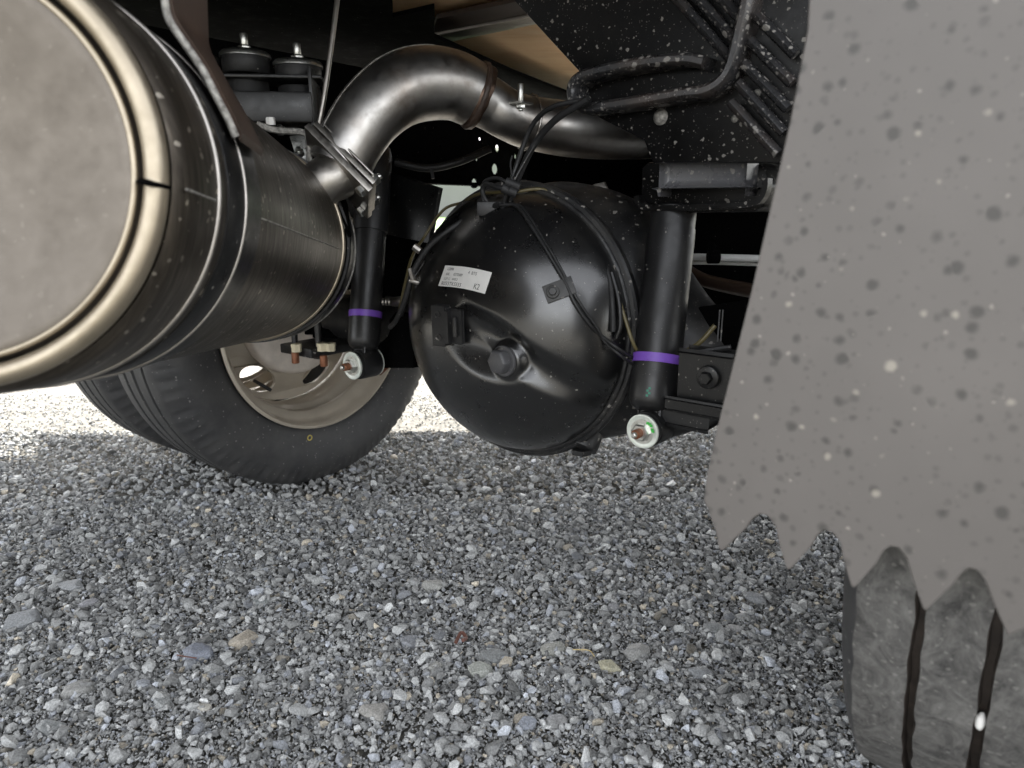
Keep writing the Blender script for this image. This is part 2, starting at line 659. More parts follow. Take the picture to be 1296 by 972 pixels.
# ------------------------------------------------------------------ gravel
def rock_variants(n, pts, seed, flat=(1, .8, .6)):
    R = random.Random(seed)
    out = []
    for _ in range(n):
        b = bmesh.new()
        for i in range(pts):
            v = Vector((R.gauss(0, 1), R.gauss(0, 1), R.gauss(0, 1))).normalized() * R.uniform(.8, 1.08)
            v = Vector((max(-.85, min(.85, v.x)), max(-.8, min(.8, v.y)), max(-.75, min(.75, v.z))))
            b.verts.new((v.x * flat[0], v.y * flat[1], v.z * flat[2]))
        r = bmesh.ops.convex_hull(b, input=b.verts)
        bad = [g for g in set(r['geom_interior'] + r['geom_unused']) if isinstance(g, bmesh.types.BMVert)]
        if bad: bmesh.ops.delete(b, geom=bad, context='VERTS')
        bmesh.ops.triangulate(b, faces=b.faces)
        b.verts.ensure_lookup_table()
        V_ = np.array([v.co[:] for v in b.verts], np.float32)
        F_ = np.array([[v.index for v in f.verts] for f in b.faces], np.int32)
        b.free()
        out.append((V_, F_))
    return out


def scatter(cx, cy, size, lift, variants, rg, tilt=.5):
    """returns verts, faces, tints"""
    n = len(cx)
    which = rg.integers(0, len(variants), n)
    VV, FF, TT = [], [], []
    off = 0
    yaw = rg.uniform(0, 2 * np.pi, n); ta = rg.normal(0, tilt, n); tb = rg.normal(0, tilt, n)
    val = np.clip(rg.normal(.30, .13, n), .07, .62)
    hot = rg.random(n)
    val = np.where(hot > .955, rg.uniform(.45, .68, n), val)
    warm = rg.random(n)
    col = np.stack([val * .985, val * 1.0, val * .99], 1)
    tan = warm > .95
    col[tan] = np.stack([val[tan] * 1.12, val[tan] * 1.0, val[tan] * .8], 1)
    blue = warm < .12
    col[blue] = np.stack([val[blue] * .93, val[blue] * .98, val[blue] * 1.07], 1)
    for k, (v0, f0) in enumerate(variants):
        idx = np.nonzero(which == k)[0]
        if len(idx) == 0: continue
        c1, s1 = np.cos(yaw[idx]), np.sin(yaw[idx]); c2, s2 = np.cos(ta[idx]), np.sin(ta[idx]); c3, s3 = np.cos(tb[idx]), np.sin(tb[idx])
        o, z = np.ones(len(idx)), np.zeros(len(idx))
        Rz = np.array([[c1, -s1, z], [s1, c1, z], [z, z, o]]).transpose(2, 0, 1)
        Rx = np.array([[o, z, z], [z, c2, -s2], [z, s2, c2]]).transpose(2, 0, 1)
        Ry = np.array([[c3, z, s3], [z, o, z], [-s3, z, c3]]).transpose(2, 0, 1)
        Rm = Rz @ Rx @ Ry
        s = size[idx][:, None, None]
        p = np.einsum('nij,vj->nvi', Rm, v0) * s
        p[:, :, 0] += cx[idx][:, None]; p[:, :, 1] += cy[idx][:, None]; p[:, :, 2] += lift[idx][:, None]
        nv = len(v0)
        VV.append(p.reshape(-1, 3).astype(np.float32))
        f = f0[None] + (off + np.arange(len(idx)) * nv)[:, None, None]
        FF.append(f.reshape(-1, 3))
        TT.append(np.repeat(col[idx], nv, axis=0))
        off += nv * len(idx)
    return np.concatenate(VV), np.concatenate(FF), np.concatenate(TT)


def gzv(x, y):
    return np.array([gz(a, b) for a, b in zip(x, y)])


small = rock_variants(14, 8, 3)
mid = rock_variants(20, 11, 5, (1, .8, .62))
big = rock_variants(16, 15, 9, (1, .78, .58))


def area_pts(n, y0, y1, slope, marg):
    y = np.sqrt(rng.uniform(y0 ** 2, y1 ** 2, n)) if slope else rng.uniform(y0, y1, n)
    x = rng.uniform(-1, 1, n) * (slope * y + marg)
    return x, y


layers = []
def layer(n, y0, y1, smin, smax, variants, pw=1.5, lf=.35):
    x, y = area_pts(n, y0, y1, .76, .25)
    s = smin + (smax - smin) * rng.random(n) ** pw
    layers.append(scatter(x, y, s, gzv(x, y) + s * lf * rng.uniform(.2, 1.5, n), variants, rng, .45))


layer(92000, .62, 1.55, .0024, .0048, small, 1.2, .5)
layer(23000, .62, 1.55, .0045, .0085, mid, 1.4, .55)
layer(3000, .62, 1.7, .0085, .0155, big, 1.9, .45)
layer(17000, 1.45, 2.05, .0042, .0085, mid, 1.2, .5)
layer(1100, 1.45, 2.05, .008, .015, big, 1.6, .4)
layer(7500, 2.0, 2.5, .0035, .0065, small, 1.2, .1)
layer(2500, 2.4, 4.5, .003, .0060, small, 1.2, .0)
layer(42000, .60, 1.05, .0016, .0032, small, 1.2, .6)
def skirt(n, x0, x1, y0, y1, smin, smax, variants):
    x, y = rng.uniform(x0, x1, n), rng.uniform(y0, y1, n)
    keep = ~((np.abs(x) < .76 * y + .22) & (y > .62))
    x, y = x[keep], y[keep]
    s = smin + (smax - smin) * rng.random(len(x)) ** 1.3
    layers.append(scatter(x, y, s, gzv(x, y) + s * .5 * rng.uniform(.2, 1.5, len(x)), variants, rng, .45))


skirt(34000, -2.3, 2.1, -.5, 2.05, .006, .0115, small)
vo_, fo_, to_ = [], [], []
off = 0
for v_, f_, t_ in layers:
    vo_.append(v_); fo_.append(f_ + off); to_.append(t_); off += len(v_)
vo_, fo_, to_ = np.concatenate(vo_), np.concatenate(fo_), np.concatenate(to_)


def np_mesh(name, v, f, tint, mat):
    me = bpy.data.meshes.new(name)
    me.vertices.add(len(v)); me.vertices.foreach_set('co', v.ravel().astype(np.float32))
    me.loops.add(len(f) * 3); me.loops.foreach_set('vertex_index', f.ravel().astype(np.int32))
    me.polygons.add(len(f)); me.polygons.foreach_set('loop_start', np.arange(0, len(f) * 3, 3, dtype=np.int32))
    me.update(calc_edges=True)
    me.attributes.new('tint', 'FLOAT_COLOR', 'POINT')
    a = me.attributes['tint']
    a.data.foreach_set('color', np.concatenate([tint, np.ones((len(tint), 1))], 1).ravel().astype(np.float32))
    me.materials.append(mat)
    me.polygons.foreach_set('use_smooth', [False] * len(f))
    o = bpy.data.objects.new(name, me)
    COL.objects.link(o)
    return o


g = np_mesh('gravel', vo_, fo_, to_, M['stone'])
tag(g, kind='stuff')
g['label'] = 'loose grey crushed stone gravel covering the ground under the truck'
print('gravel tris', len(fo_))

# individually recognisable stones: px, py, half width px, tint, squash
def ground_at(px, py):
    return onplane(px, py, Vector((0, 0, .004)), Z)


STONES = [
    (307, 812, 24, (.34, .30, .24), 'tan pointed stone right of the flat blue grey slab'),
    (250, 828, 23, (.20, .22, .27), 'flat blue grey slab of stone beside the tan pointed one'),
    (30, 786, 24, (.22, .23, .24), 'broad grey stone near the left border below the shade line'),
    (100, 872, 22, (.26, .26, .25), 'long pale grey stone near the lower left corner'),
    (328, 763, 14, (.25, .27, .27), 'upright greenish grey stone above the tan pointed one'),
    (548, 742, 16, (.30, .30, .28), 'pale triangular stone lying alone in the middle'),
    (550, 843, 13, (.32, .32, .30), 'pale wedge shaped stone left of the brown leaf scrap'),
    (608, 850, 19, (.30, .31, .28), 'flat pale stone with a mossy tint beside the brown scrap'),
    (700, 822, 19, (.30, .30, .27), 'greenish pale stone left of the dry straw'),
    (772, 843, 17, (.36, .34, .24), 'yellow stained stone at the right end of the straw'),
    (805, 826, 21, (.25, .25, .24), 'long layered grey stone just right of the yellow stained one'),
    (475, 902, 22, (.27, .26, .24), 'rough brownish grey stone low in the middle'),
    (670, 916, 16, (.26, .28, .32), 'small pale blue stone at the lower middle edge'),
    (705, 912, 15, (.27, .27, .27), 'rounded grey stone right of the small pale blue one'),
    (956, 758, 15, (.24, .25, .26), 'square grey stone below the second flap tooth'),
    (905, 796, 16, (.24, .25, .25), 'flat grey stone half way between the flap and yellow stone'),
    (1060, 890, 17, (.23, .25, .27), 'blue grey angular stone close to the near tyre'),
    (885, 853, 18, (.22, .23, .24), 'dark flat stone left of the near tyre'),
    (930, 796, 12, (.28, .28, .28), 'small ridged stone below the saw toothed flap'),
    (258, 895, 12, (.45, .43, .38), 'small nearly white stone below the blue grey slab'),
    (206, 888, 17, (.28, .29, .29), 'rounded light grey stone left of the nearly white one'),
    (65, 920, 20, (.25, .26, .26), 'grey stone in the bottom left corner'),
    (520, 812, 15, (.22, .23, .25), 'dull grey stone above the pale wedge shaped one'),
    (625, 832, 20, (.20, .21, .21), 'dark grey stone directly behind the mossy tinted one'),
    (90, 742, 18, (.26, .27, .28), 'low grey stone left in the mid distance'),
    (112, 763, 12, (.27, .27, .29), 'pale grey chip right of the low grey stone'),
    (205, 635, 11, (.22, .24, .24), 'small dark stone just below the shade line behind the muffler'),
    (234, 622, 9, (.28, .29, .31), 'pale little stone left of the far tyre bottom'),
    (778, 768, 11, (.28, .28, .29), 'light stone in front of the differential'),
    (1165, 958, 13, (.3, .3, .3), 'stone wedged against the near tyre foot'),
]
for i, (px, py, hw, tint, lab) in enumerate(STONES):
    g0 = ground_at(px, py)
    dd = (g0 - CAM).dot(Vector((0, CP, -SP)))
    s = hw * dd / F
    R = random.Random(100 + i)
    b = bmesh.new()
    for k in range(24):
        v = Vector((R.gauss(0, 1), R.gauss(0, 1), R.gauss(0, 1))).normalized() * R.uniform(.85, 1.1)
        if i == 0: v.x *= (1.15 if v.z < 0 else .7)
        b.verts.new((max(-.95, min(.95, v.x)) * s, max(-.8, min(.8, v.y)) * s * .8, max(-.7, min(.62, v.z)) * s * .62))
    r = bmesh.ops.convex_hull(b, input=b.verts)
    bad = [q for q in set(r['geom_interior'] + r['geom_unused']) if isinstance(q, bmesh.types.BMVert)]
    if bad: bmesh.ops.delete(b, geom=bad, context='VERTS')
    bmesh.ops.bevel(b, geom=list(b.edges), offset=s * .03, segments=1, affect='EDGES')
    bmesh.ops.triangulate(b, faces=b.faces)
    rot = Matrix.Rotation(R.uniform(-.5, .5), 3, 'Z') @ Matrix.Rotation(R.gauss(0, .15), 3, 'X')
    for v in b.verts: v.co = rot @ v.co
    me = bpy.data.meshes.new('stone')
    b.to_mesh(me); b.free()
    me.attributes.new('tint', 'FLOAT_COLOR', 'POINT')
    me.attributes['tint'].data.foreach_set('color', list(tint + (1,)) * len(me.vertices))
    me.materials.append(M['stone'])
    o = bpy.data.objects.new('stone', me)
    COL.objects.link(o)
    o.location = (g0.x, g0.y, s * .16)
    tag(o, lab, 'stone')

def litter(name, pts, r, mat, label, cat):
    bm = bmesh.new()
    base = ground_at(*pts[0])
    add_tube(bm, [ground_at(*p) + Z * (.012 + .004 * (i % 2)) for i, p in enumerate(pts)], r, 6, 4)
    tag(link(name, bm, mat), label, cat)


litter('twig', [(225, 838), (236, 843), (250, 842)], .0009, M['twig'], 'thin red brown twig lying against the blue grey slab', 'twig')
litter('straw', [(725, 831), (745, 835), (752, 840)], .0008, M['straw'], 'dry yellow straw stalk left of the yellow stained stone', 'straw')
litter('leaf_scrap', [(577, 822), (584, 812), (590, 816), (586, 822)], .003, M['twig'], 'curled red brown leaf scrap in the middle of the gravel', 'leaf')

# ------------------------------------------------------------------ THE TRUCK
AX = 0.40                                            # tyre radius / axle height
FAR = Vector((-.452, 1.668, AX))                     # centre of the far inner tyre's inner face
MID = Vector((-.520, 1.655, AX)) - U * .641
truck = thing('truck', 'underside of a black truck with rear axle, muffler, wheels and mud flap', 'truck', (MID.x, MID.y, 0))

# ---- differential cover and banjo housing
DC = P(650, 409, 1.185)                              # centre of the cover rim
CR = .216
HN = -V
E1 = -U
HDOME = .125


def dome_h(x, y):
    """height of the cover over its rim plane; x along -U, y up, in metres"""
    rho = min(1, math.hypot(x, y) / CR)
    h = HDOME * (1 - rho ** 2.5) ** .62
    return h


def cover_detail(x, y, h):
    # filler plug boss in a shallow pressed hollow
    px_, py_ = PLUG
    dx, dy = x - px_, y - py_
    # hollow: teardrop towards the upper left
    ex = (dx + .035) * .94 - (dy - .020) * .34
    ey = (dx + .035) * .34 + (dy - .020) * .94
    q = (ex / .092) ** 2 + (ey / .056) ** 2
    h -= .020 * max(0, 1 - q) ** 1.7
    # scoop to the lower right
    ex = (dx - .055) * .86 - (dy + .012) * -.5
    ey = (dx - .055) * -.5 * -1 + (dy + .012) * .86
    q = (ex / .095) ** 2 + (ey / .034) ** 2
    h -= .013 * max(0, 1 - q) ** 1.8
    d = math.hypot(dx, dy)
    t = max(0, min(1, (.033 - d) / .012))
    t = t * t * (3 - 2 * t)
    flat = dome_h(px_, py_) - .004 - .12 * dx * (1 if True else 0)
    return h * (1 - t) + flat * t


PLUG = (0, 0)
def cover_pt(px, py):
    """intersect a view ray with the undetailed dome"""
    r = ray(px, py)
    t = ((DC + HN * HDOME) - CAM).dot(HN) / r.dot(HN)
    for _ in range(400):
        p = CAM + r * t
        q = p - DC
        if q.dot(HN) <= dome_h(q.dot(E1), q.z): break
        t += .001
    return p


pp = cover_pt(637, 457) - DC
PLUG = (pp.dot(E1), pp.z)
bm = bmesh.new()
rings = []
NR, NS = 84, 200
for i in range(NR + 1):
    rho = (i / NR) ** .8
    ring = []
    for k in range(NS):
        th = 2 * math.pi * k / NS
        if i == 0:
            x = y = 0.0
            x, y = 1e-5 * math.cos(th), 1e-5 * math.sin(th)
        else:
            x, y = CR * rho * math.cos(th), CR * rho * math.sin(th)
        h = cover_detail(x, y, dome_h(x, y))
        ring.append(DC + E1 * x + Z * y + HN * h)
    rings.append(ring)
add_ring_strip(bm, rings, cap=(False, False))
bmesh.ops.remove_doubles(bm, verts=bm.verts, dist=2e-5)
bmesh.ops.recalc_face_normals(bm, faces=bm.faces)
cover_bvh = BVHTree.FromBMesh(bm)
cover = link('differential_cover', bm, M['cover'], truck, True, 80)
tag(cover, 'large domed glossy black differential cover')


def SC(px, py, off=.0):
    """point on the cover seen at a pixel, lifted off it"""
    r = ray(px, py).normalized()
    hit, nn, _, _ = cover_bvh.ray_cast(CAM, r)
    if hit is None: return None, None
    if nn.dot(r) > 0: nn = -nn
    return hit + nn * off, nn


# flange and weld bead round the cover
bm = bmesh.new()
add_lathe(bm, DC, HN, [(-.020, CR + .012), (-.006, CR + .014), (-.002, CR + .011), (.001, CR - .002)], 128)
link('cover_flange', bm, M['housing'], cover)
bm = bmesh.new()
def wob(t, r, th):
    k = math.sin(th * 210) * .0003 + noise.noise(Vector((math.cos(th) * 14, math.sin(th) * 14, r * 100))) * .0009
    return t + k, r + k
prof = [(.001 + .0040 * math.sin(a), CR + .001 + .0048 * math.cos(a)) for a in [math.pi * 2 * q / 10 for q in range(11)]]
add_lathe(bm, DC, HN, prof, 420, fn=wob)
tag(link('weld_bead', bm, M['housing'], cover), 'rough weld bead round the cover rim')

# banjo housing: body of revolution about the axle, stretched behind the cover
HC = DC + V * .135
bm = bmesh.new()
prof = []
for s, r in [(-.62, .058), (-.45, .062), (-.36, .070), (-.28, .094), (-.22, .135), (-.18, .178), (-.11, .212), (-.03, .229), (.03, .229), (.10, .212), (.16, .178), (.22, .135), (.28, .094), (.36, .070), (.45, .062), (.62, .058)]:
    prof.append(Vector((s, r, 0)))
prof = [(p.x, p.y) for p in catmull(prof, 4)]
def drop(t, r, th):
    return t, r
rings = []
for (t, r) in prof:
    ring = []
    w_ = min(1, max(0, (abs(t) - .14) / .2)); w_ = w_ * w_ * (3 - 2 * w_)
    c = Vector((HC.x, HC.y, HC.z * (1 - w_) + .405 * w_)) - V * 0 + U * t
    for k in range(72):
        th = 2 * math.pi * k / 72
        ring.append(c + V * math.cos(th) * r * (.55 if abs(t) < 0 else .62 + .38 * w_) + Z * math.sin(th) * r)
    rings.append(ring)
add_ring_strip(bm, rings)
house = link('axle_housing', bm, M['housing'], truck, True, 70)
tag(house, 'dusty black axle housing tapering to both wheels')
# front carrier bulge (forward side, seen over the cover)
bm = bmesh.new()
add_lathe(bm, HC, V, [(.02, .214), (.10, .205), (.17, .17), (.24, .12), (.30, .085), (.36, .075), (.40, .07)], 64, cap=(False, True))
link('carrier', bm, M['brownsteel'], house, True, 60)
# drain plug at the bottom
bm = bmesh.new()
pb = P(736, 565, 1.17)
add_cyl(bm, pb + Z * .022 + V * .02, pb - Z * .004 - V * .0, .026, 28, .004)
add_cyl(bm, pb - Z * .004, pb - Z * .012, .018, 6)
link('drain_plug', bm, M['housing'], house)

# plug
bm = bmesh.new()
p0, n0 = SC(637, 457)
n0 = (HN * .9 + Z * .02 + Vector((-.25, -.1, 0))).normalized()
add_cyl(bm, p0 - n0 * .004, p0 + n0 * .0015, .0235, 32, .001)
add_lathe(bm, p0 + n0 * .001, n0, [(0, .0190), (.013, .0190), (.016, .0165)], 6, cap=(True, True))
bmesh.ops.bevel(bm, geom=list(bm.edges), offset=.0006, segments=1, affect='EDGES')
tag(link('filler_plug', bm, M['plugm'], cover, True, 30), 'hexagonal filler plug in its pressed hollow')

# bracket left of plug
bm = bmesh.new()
pb, nb = SC(563, 410)
up = Z; rt = up.cross(nb).normalized(); up = nb.cross(rt).normalized()
add_box(bm, pb + nb * .010, rt, up, nb, .022, .062, .016, .001)
add_box(bm, pb + nb * .009 + rt * .024, rt, up, nb, .030, .052, .007, .001)
add_box(bm, pb + nb * .016 + rt * .0185, rt, up, nb, .006, .050, .016, .0008)
bracket_o = link('bracket', bm, M['rubber'], cover, True, 30)
tag(bracket_o, 'small upright clamp bracket on the left of the cover')
def bbolt(k):
    q = pb + nb * .0181 + up * .018 * k
    return lambda b: add_lathe(b, q, nb, [(0, .0052), (.0016, .0052), (.0016, .0030), (-.004, .0028)], 20, cap=(False, True))
each('bracket_bolt', [bbolt(1), bbolt(-1), lambda b: add_lathe(b, pb + nb * .018 + rt * .031 + up * .004, up, [(-.018, .004), (.012, .0035)], 10, cap=(True, True))], M['housing'], cover)

# cable clamp plate right of plug
bm = bmesh.new()
pb, nb = SC(703, 369)
up = Z; rt = up.cross(nb).normalized(); up = nb.cross(rt).normalized()
d1 = (rt * .93 + up * .36).normalized(); d2 = nb.cross(d1)
add_box(bm, pb + nb * .003 + d1 * .006, d1, d2, nb, .044, .026, .004, .001)
add_cyl(bm, pb + nb * .004 - d1 * .004, pb + nb * .009 - d1 * .004, .0095, 24, .001)
add_hex(bm, pb + nb * .009 - d1 * .004, nb, .0062, .005)
tag(link('cable_clip', bm, M['housing'], cover, True, 30), 'small bolted clip holding the cables on the right')

# sticker wrapped on the dome
bm = bmesh.new()
c00, c10, c11, c01 = (555, 362), (614, 372), (623, 345), (564, 336)
NX, NY = 16, 7
def bil(u_, v_):
    x = (c00[0] * (1 - u_) + c10[0] * u_) * (1 - v_) + (c01[0] * (1 - u_) + c11[0] * u_) * v_
    y = (c00[1] * (1 - u_) + c10[1] * u_) * (1 - v_) + (c01[1] * (1 - u_) + c11[1] * u_) * v_
    return x, y - 2.0 * math.sin(math.pi * u_) * 1
gvs = []
for j in range(NY + 1):
    gvs.append([bm.verts.new(SC(*bil(i / NX, j / NY), .0007)[0]) for i in range(NX + 1)])
for j in range(NY):
    for i in range(NX):
        bm.faces.new((gvs[j][i], gvs[j][i + 1], gvs[j + 1][i + 1], gvs[j + 1][i]))
# lettering: built flat, then wrapped through the same bilinear map
def wrap_text(s, u0, v0, hgt, wide):
    tb = bmesh.new()
    add_text(tb, s, Vector((0, 0, 0)), Vector((1, 0, 0)), Vector((0, 1, 0)), Z, 1.0, 1, 0)
    mx = max(v.co.x for v in tb.verts)
    for v in tb.verts:
        uu = u0 + v.co.x / mx * wide
        vv = v0 + v.co.y / .72 * hgt
        v.co = SC(*bil(uu, vv), .0011)[0]
    me = bpy.data.meshes.new('t'); tb.to_mesh(me); tb.free()
    bm.from_mesh(me); bpy.data.meshes.remove(me)
k0 = len(bm.faces)
for a in [('L2098', .08, .78, .13, .13), ('AXL', .08, .54, .13, .08), ('02TE689', .24, .54, .13, .19), ('LOT C', .07, .32, .11, .13), ('4452', .24, .32, .11, .12), ('R033TK5555', .05, .06, .18, .42), ('4', .53, .70, .15, .03), ('BT5', .60, .70, .15, .11), ('K2', .73, .10, .26, .12)]:
    wrap_text(*a)
bm.faces.ensure_lookup_table()
for f in bm.faces[k0:]: f.material_index = 1
tag(link('sticker', bm, [M['paper'], M['ink']], cover, False), 'white printed part sticker reading R033TK5555 and K2')

# ---- lines and cables over the cover (parts of the truck)
def sc_path(pts, off):
    out = []
    for p in pts:
        if len(p) == 3:
            out.append(P(*p))
        else:
            q, _ = SC(p[0], p[1], off)
            out.append(q if q is not None else P(p[0], p[1], 1.17))
    return out


def line(name, pts, r, mat, off=.004, parent=truck, label=None, seg=10, n=6):
    bm = bmesh.new()
    add_tube(bm, sc_path(pts, off), r, seg, n)
    o = link(name, bm, mat, parent)
    if label: tag(o, label)
    return o


line('brake_pipe', [(505, 395, 1.22), (520, 330, 1.25), (537, 300, 1.3), (561, 266, 1.28), (586, 256, 1.22), (608, 245, 1.13), (650, 243, 1.10), (688, 240, 1.10), (719, 261, 1.085), (726, 270, 1.08), (746, 312, 1.06), (768, 343, 1.04), (775, 352, 1.035), (790, 400, 1.03), (804, 440, 1.03), (820, 456, 1.07)], .0027, M['yellowline'], label='thin olive brake pipe bent over the top of the cover')
line('cable', [(634, 262), (655, 264), (678, 296), (700, 332), (716, 360), (727, 384), (745, 410), (760, 424, 1.03), (785, 443, 1.02), (815, 462, 1.07)], .0028, M['rubber'], .004, label='pair of thin black cables crossing the cover')
line('cable', [(640, 262), (661, 265), (690, 308), (710, 342), (722, 365), (737, 390), (756, 417), (765, 432, 1.03), (788, 452, 1.02), (815, 472, 1.07)], .0022, M['rubber'], .004)
line('hose', [(700, 246, 1.10), (735, 275, 1.07), (760, 320, 1.05), (771, 352, 1.035), (775, 385, 1.03), (776, 420, 1.03)], .0042, M['rubber'], label='black hose tied along the cover rim')
line('hose', [(774, 345, 1.035), (783, 380, 1.03), (785, 412, 1.03), (780, 428, 1.035)], .0040, M['black'])
line('hose', [(632, 262), (600, 272, 1.12), (570, 290, 1.12), (545, 310, 1.13), (530, 330, 1.14), (520, 352, 1.15), (512, 380, 1.17), (502, 404, 1.2), (494, 414, 1.25)], .0045, M['rubber'], .005, label='black hose running down the left of the cover')
line('hose', [(596, 276, 1.14), (556, 305, 1.16), (528, 345, 1.17), (521, 355, 1.17), (516, 375, 1.2), (508, 400, 1.22)], .0030, M['black'])
# main bundle to upper right
line('cable_bundle', [(640, 268, 1.10), (648, 245, 1.08), (660, 215, 1.06), (678, 180, 1.04), (705, 150, 1.0), (745, 125, .96)], .0050, M['rubber'], label='bundle of black cables rising to the chassis bracket')
line('cable_bundle', [(634, 270, 1.09), (641, 245, 1.07), (652, 214, 1.06), (662, 185, 1.06), (676, 155, 1.04), (700, 135, 1.0), (742, 126, .97)], .0036, M['rubber'])
line('cable_bundle', [(645, 240, 1.06), (664, 205, 1.05), (688, 168, 1.03), (716, 142, .99), (748, 128, .96)], .0030, M['black'])
line('cable_loop', [(646, 240, 1.05), (630, 237, 1.06), (616, 233, 1.08), (611, 240, 1.09), (613, 250, 1.09), (622, 262, 1.09)], .0040, M['rubber'], label='small loop of spare cable above the cover')
line('cable_loop', [(648, 236, 1.05), (632, 226, 1.06), (616, 228, 1.08), (610, 238, 1.09), (612, 256, 1.09)], .0028, M['rubber'])
bm = bmesh.new()
add_box(bm, P(622, 262, 1.10), Vector((1, 0, 0)), Vector((0, 1, .2)).normalized(), Z, .045, .03, .022, .004)
link('cable_clamp', bm, M['rubber'], truck)
bm = bmesh.new()
for q in ((645, 240, 1.055), (649, 232, 1.055)):
    add_tube(bm, [P(q[0] - 9, q[1] - 2, q[2]), P(q[0] + 9, q[1] + 5, q[2])], .0075, 10, 2)
add_tube(bm, [P(650, 236, 1.05), P(646, 210, 1.05), P(648, 197, 1.05)], .0012, 6, 3)
link('cable_tie', bm, M['rubber'], truck)
# little pipe nuts on the left line
each('pipe_fitting', [lambda b: add_tube(b, [P(519, 340, 1.145), P(523, 354, 1.145)], .0045, 6, 1),
                      lambda b: add_tube(b, [P(518, 355, 1.15), P(530, 358, 1.15)], .0035, 8, 1),
                      lambda b: add_tube(b, [P(524, 312, 1.15), P(532, 318, 1.15)], .006, 8, 1)], M['steel'], truck)

# ---- shock absorbers
def shock(top, bot, eye, r, bandpx, rtop, upper, label, mark=None, er=.0300):
    """top, bot: body ends; eye: bushing centre"""
    ax = (top - bot).normalized()
    L = (top - bot).length
    bm = bmesh.new()
    add_lathe(bm, bot, ax, [(-.004, r * .62), (.002, r * .86), (.010, r * .975), (.018, r), (L - .012, r), (L, r * .985)], 56, cap=(True, True))
    o = link('shock_absorber', bm, M['shock'], truck, True, 45)
    tag(o, label)
    # dust sleeve
    bm = bmesh.new()
    add_lathe(bm, top, ax, [(-.006, rtop), (-.0055, rtop + .001), (upper * .9, rtop + .001), (upper, rtop * .9)], 48, cap=(True, True))
    link('dust_sleeve', bm, M['shock'], o, True, 45)
    # band of tape
    bm = bmesh.new()
    t0, t1 = bandpx
    add_lathe(bm, bot, ax, [(t0, r), (t0, r + .0012), (t1, r + .0012), (t1, r)], 56)
    link('band', bm, M['purple'], o, True, 30)
    # eye with rubber bush, washer, nut
    bm = bmesh.new()
    a = (-V + Z * .02).normalized()
    hl = .026
    add_lathe(bm, eye, a, [(-hl, er * .7), (-hl, er * .96), (-hl + .004, er), (hl - .010, er), (hl - .006, er * .96), (hl - .006, er * .5)], 44, cap=(True, True))
    add_box(bm, eye + ax * er * .9, a, ax.cross(a).normalized(), ax, .034, er * 1.1, .02, .004)
    link('eye', bm, M['shock'], o, True, 40)
    bm = bmesh.new()
    add_lathe(bm, eye, a, [(hl - .012, er * .9), (hl + .001, er * .93), (hl + .004, er * .8)], 40, cap=(True, True))
    add_lathe(bm, eye, a, [(-hl - .005, er * .8), (-hl, er * .9)], 40, cap=(True, True))
    link('bush', bm, M['rubber'], o)
    bm = bmesh.new()
    add_lathe(bm, eye + a * (hl + .003), a, [(0, er * .93), (.0012, er * .95), (.0035, er * .93), (.0040, er * .86), (.0030, er * .78), (.0032, er * .3)], 44, cap=(True, True))
    add_lathe(bm, eye - a * (hl + .003), a, [(0, er * .97), (.003, er * .97)], 44, cap=(True, True))
    link('washer', bm, M['washer'], o, True, 50)
    bm = bmesh.new()
    add_hex(bm, eye + a * (hl + .0062), a, er * .50, .008, 0, 0, .0016)
    link('nut', bm, M['zinc'], o, True, 30)
    bm = bmesh.new()
    add_lathe(bm, eye + a * (hl + .014), a, [(0, er * .26), (.012, er * .26), (.014, er * .20)], 18, cap=(True, True))
    link('stud', bm, M['rust'], o, True, 30)
    bm = bmesh.new()
    add_lathe(bm, eye + a * (hl + .0279), a, [(0, er * .17), (.005, er * .15), (.006, er * .1)], 14, cap=(True, True))
    link('stud_tip', bm, M['zinc'], o, True, 30)
    if mark:
        bm = bmesh.new()
        b1, b2, _ = frame(a)
        c = eye + a * (hl + .0076)
        for k in range(5):
            th = math.radians(120 + 12 * k)
            p = c + (-b1 * math.cos(th) + b2 * math.sin(th)) * er * .66
            add_box(bm, p + b2 * .001 * ((k * 7) % 3 - 1), b1, b2, a, .0045, .0038, .0007, .0003)
        link('paint_mark', bm, M['green'], o)
        bm = bmesh.new()
        q = bot + ax * .022 + (CAM - bot).normalized() * r + Vector((-.008, 0, 0))
        nn = ((q - bot) - ax * (q - bot).dot(ax)).normalized()
        q = bot + ax * .022 + nn * (r + .0002)
        s1 = ax.cross(nn)
        for k in range(4):
            add_box(bm, q + s1 * .003 * ((k % 2) - .5) + ax * .0035 * (k - 1.5), s1, ax, nn, .0032, .003, .0006)
        link('ink_stamp', bm, M['teal'], o)
    return o


D1 = 1.04
nt, nb_ = P(850, 290, D1 + .01), P(825, 517, D1)
s1 = shock(nt, nb_, P(826, 540, D1), .0350, (.066, .079), .0325, .03, 'near black shock absorber with purple band and green marked washer', True, .0265)
D2 = 1.46
ft, fb = P(469, 290, D2 + .01), P(460, 440, D2)
s2 = shock(ft, fb, P(461, 460, D2), .0326, (.062, .075), .0346, .17, 'far black shock absorber with purple band behind the muffler')
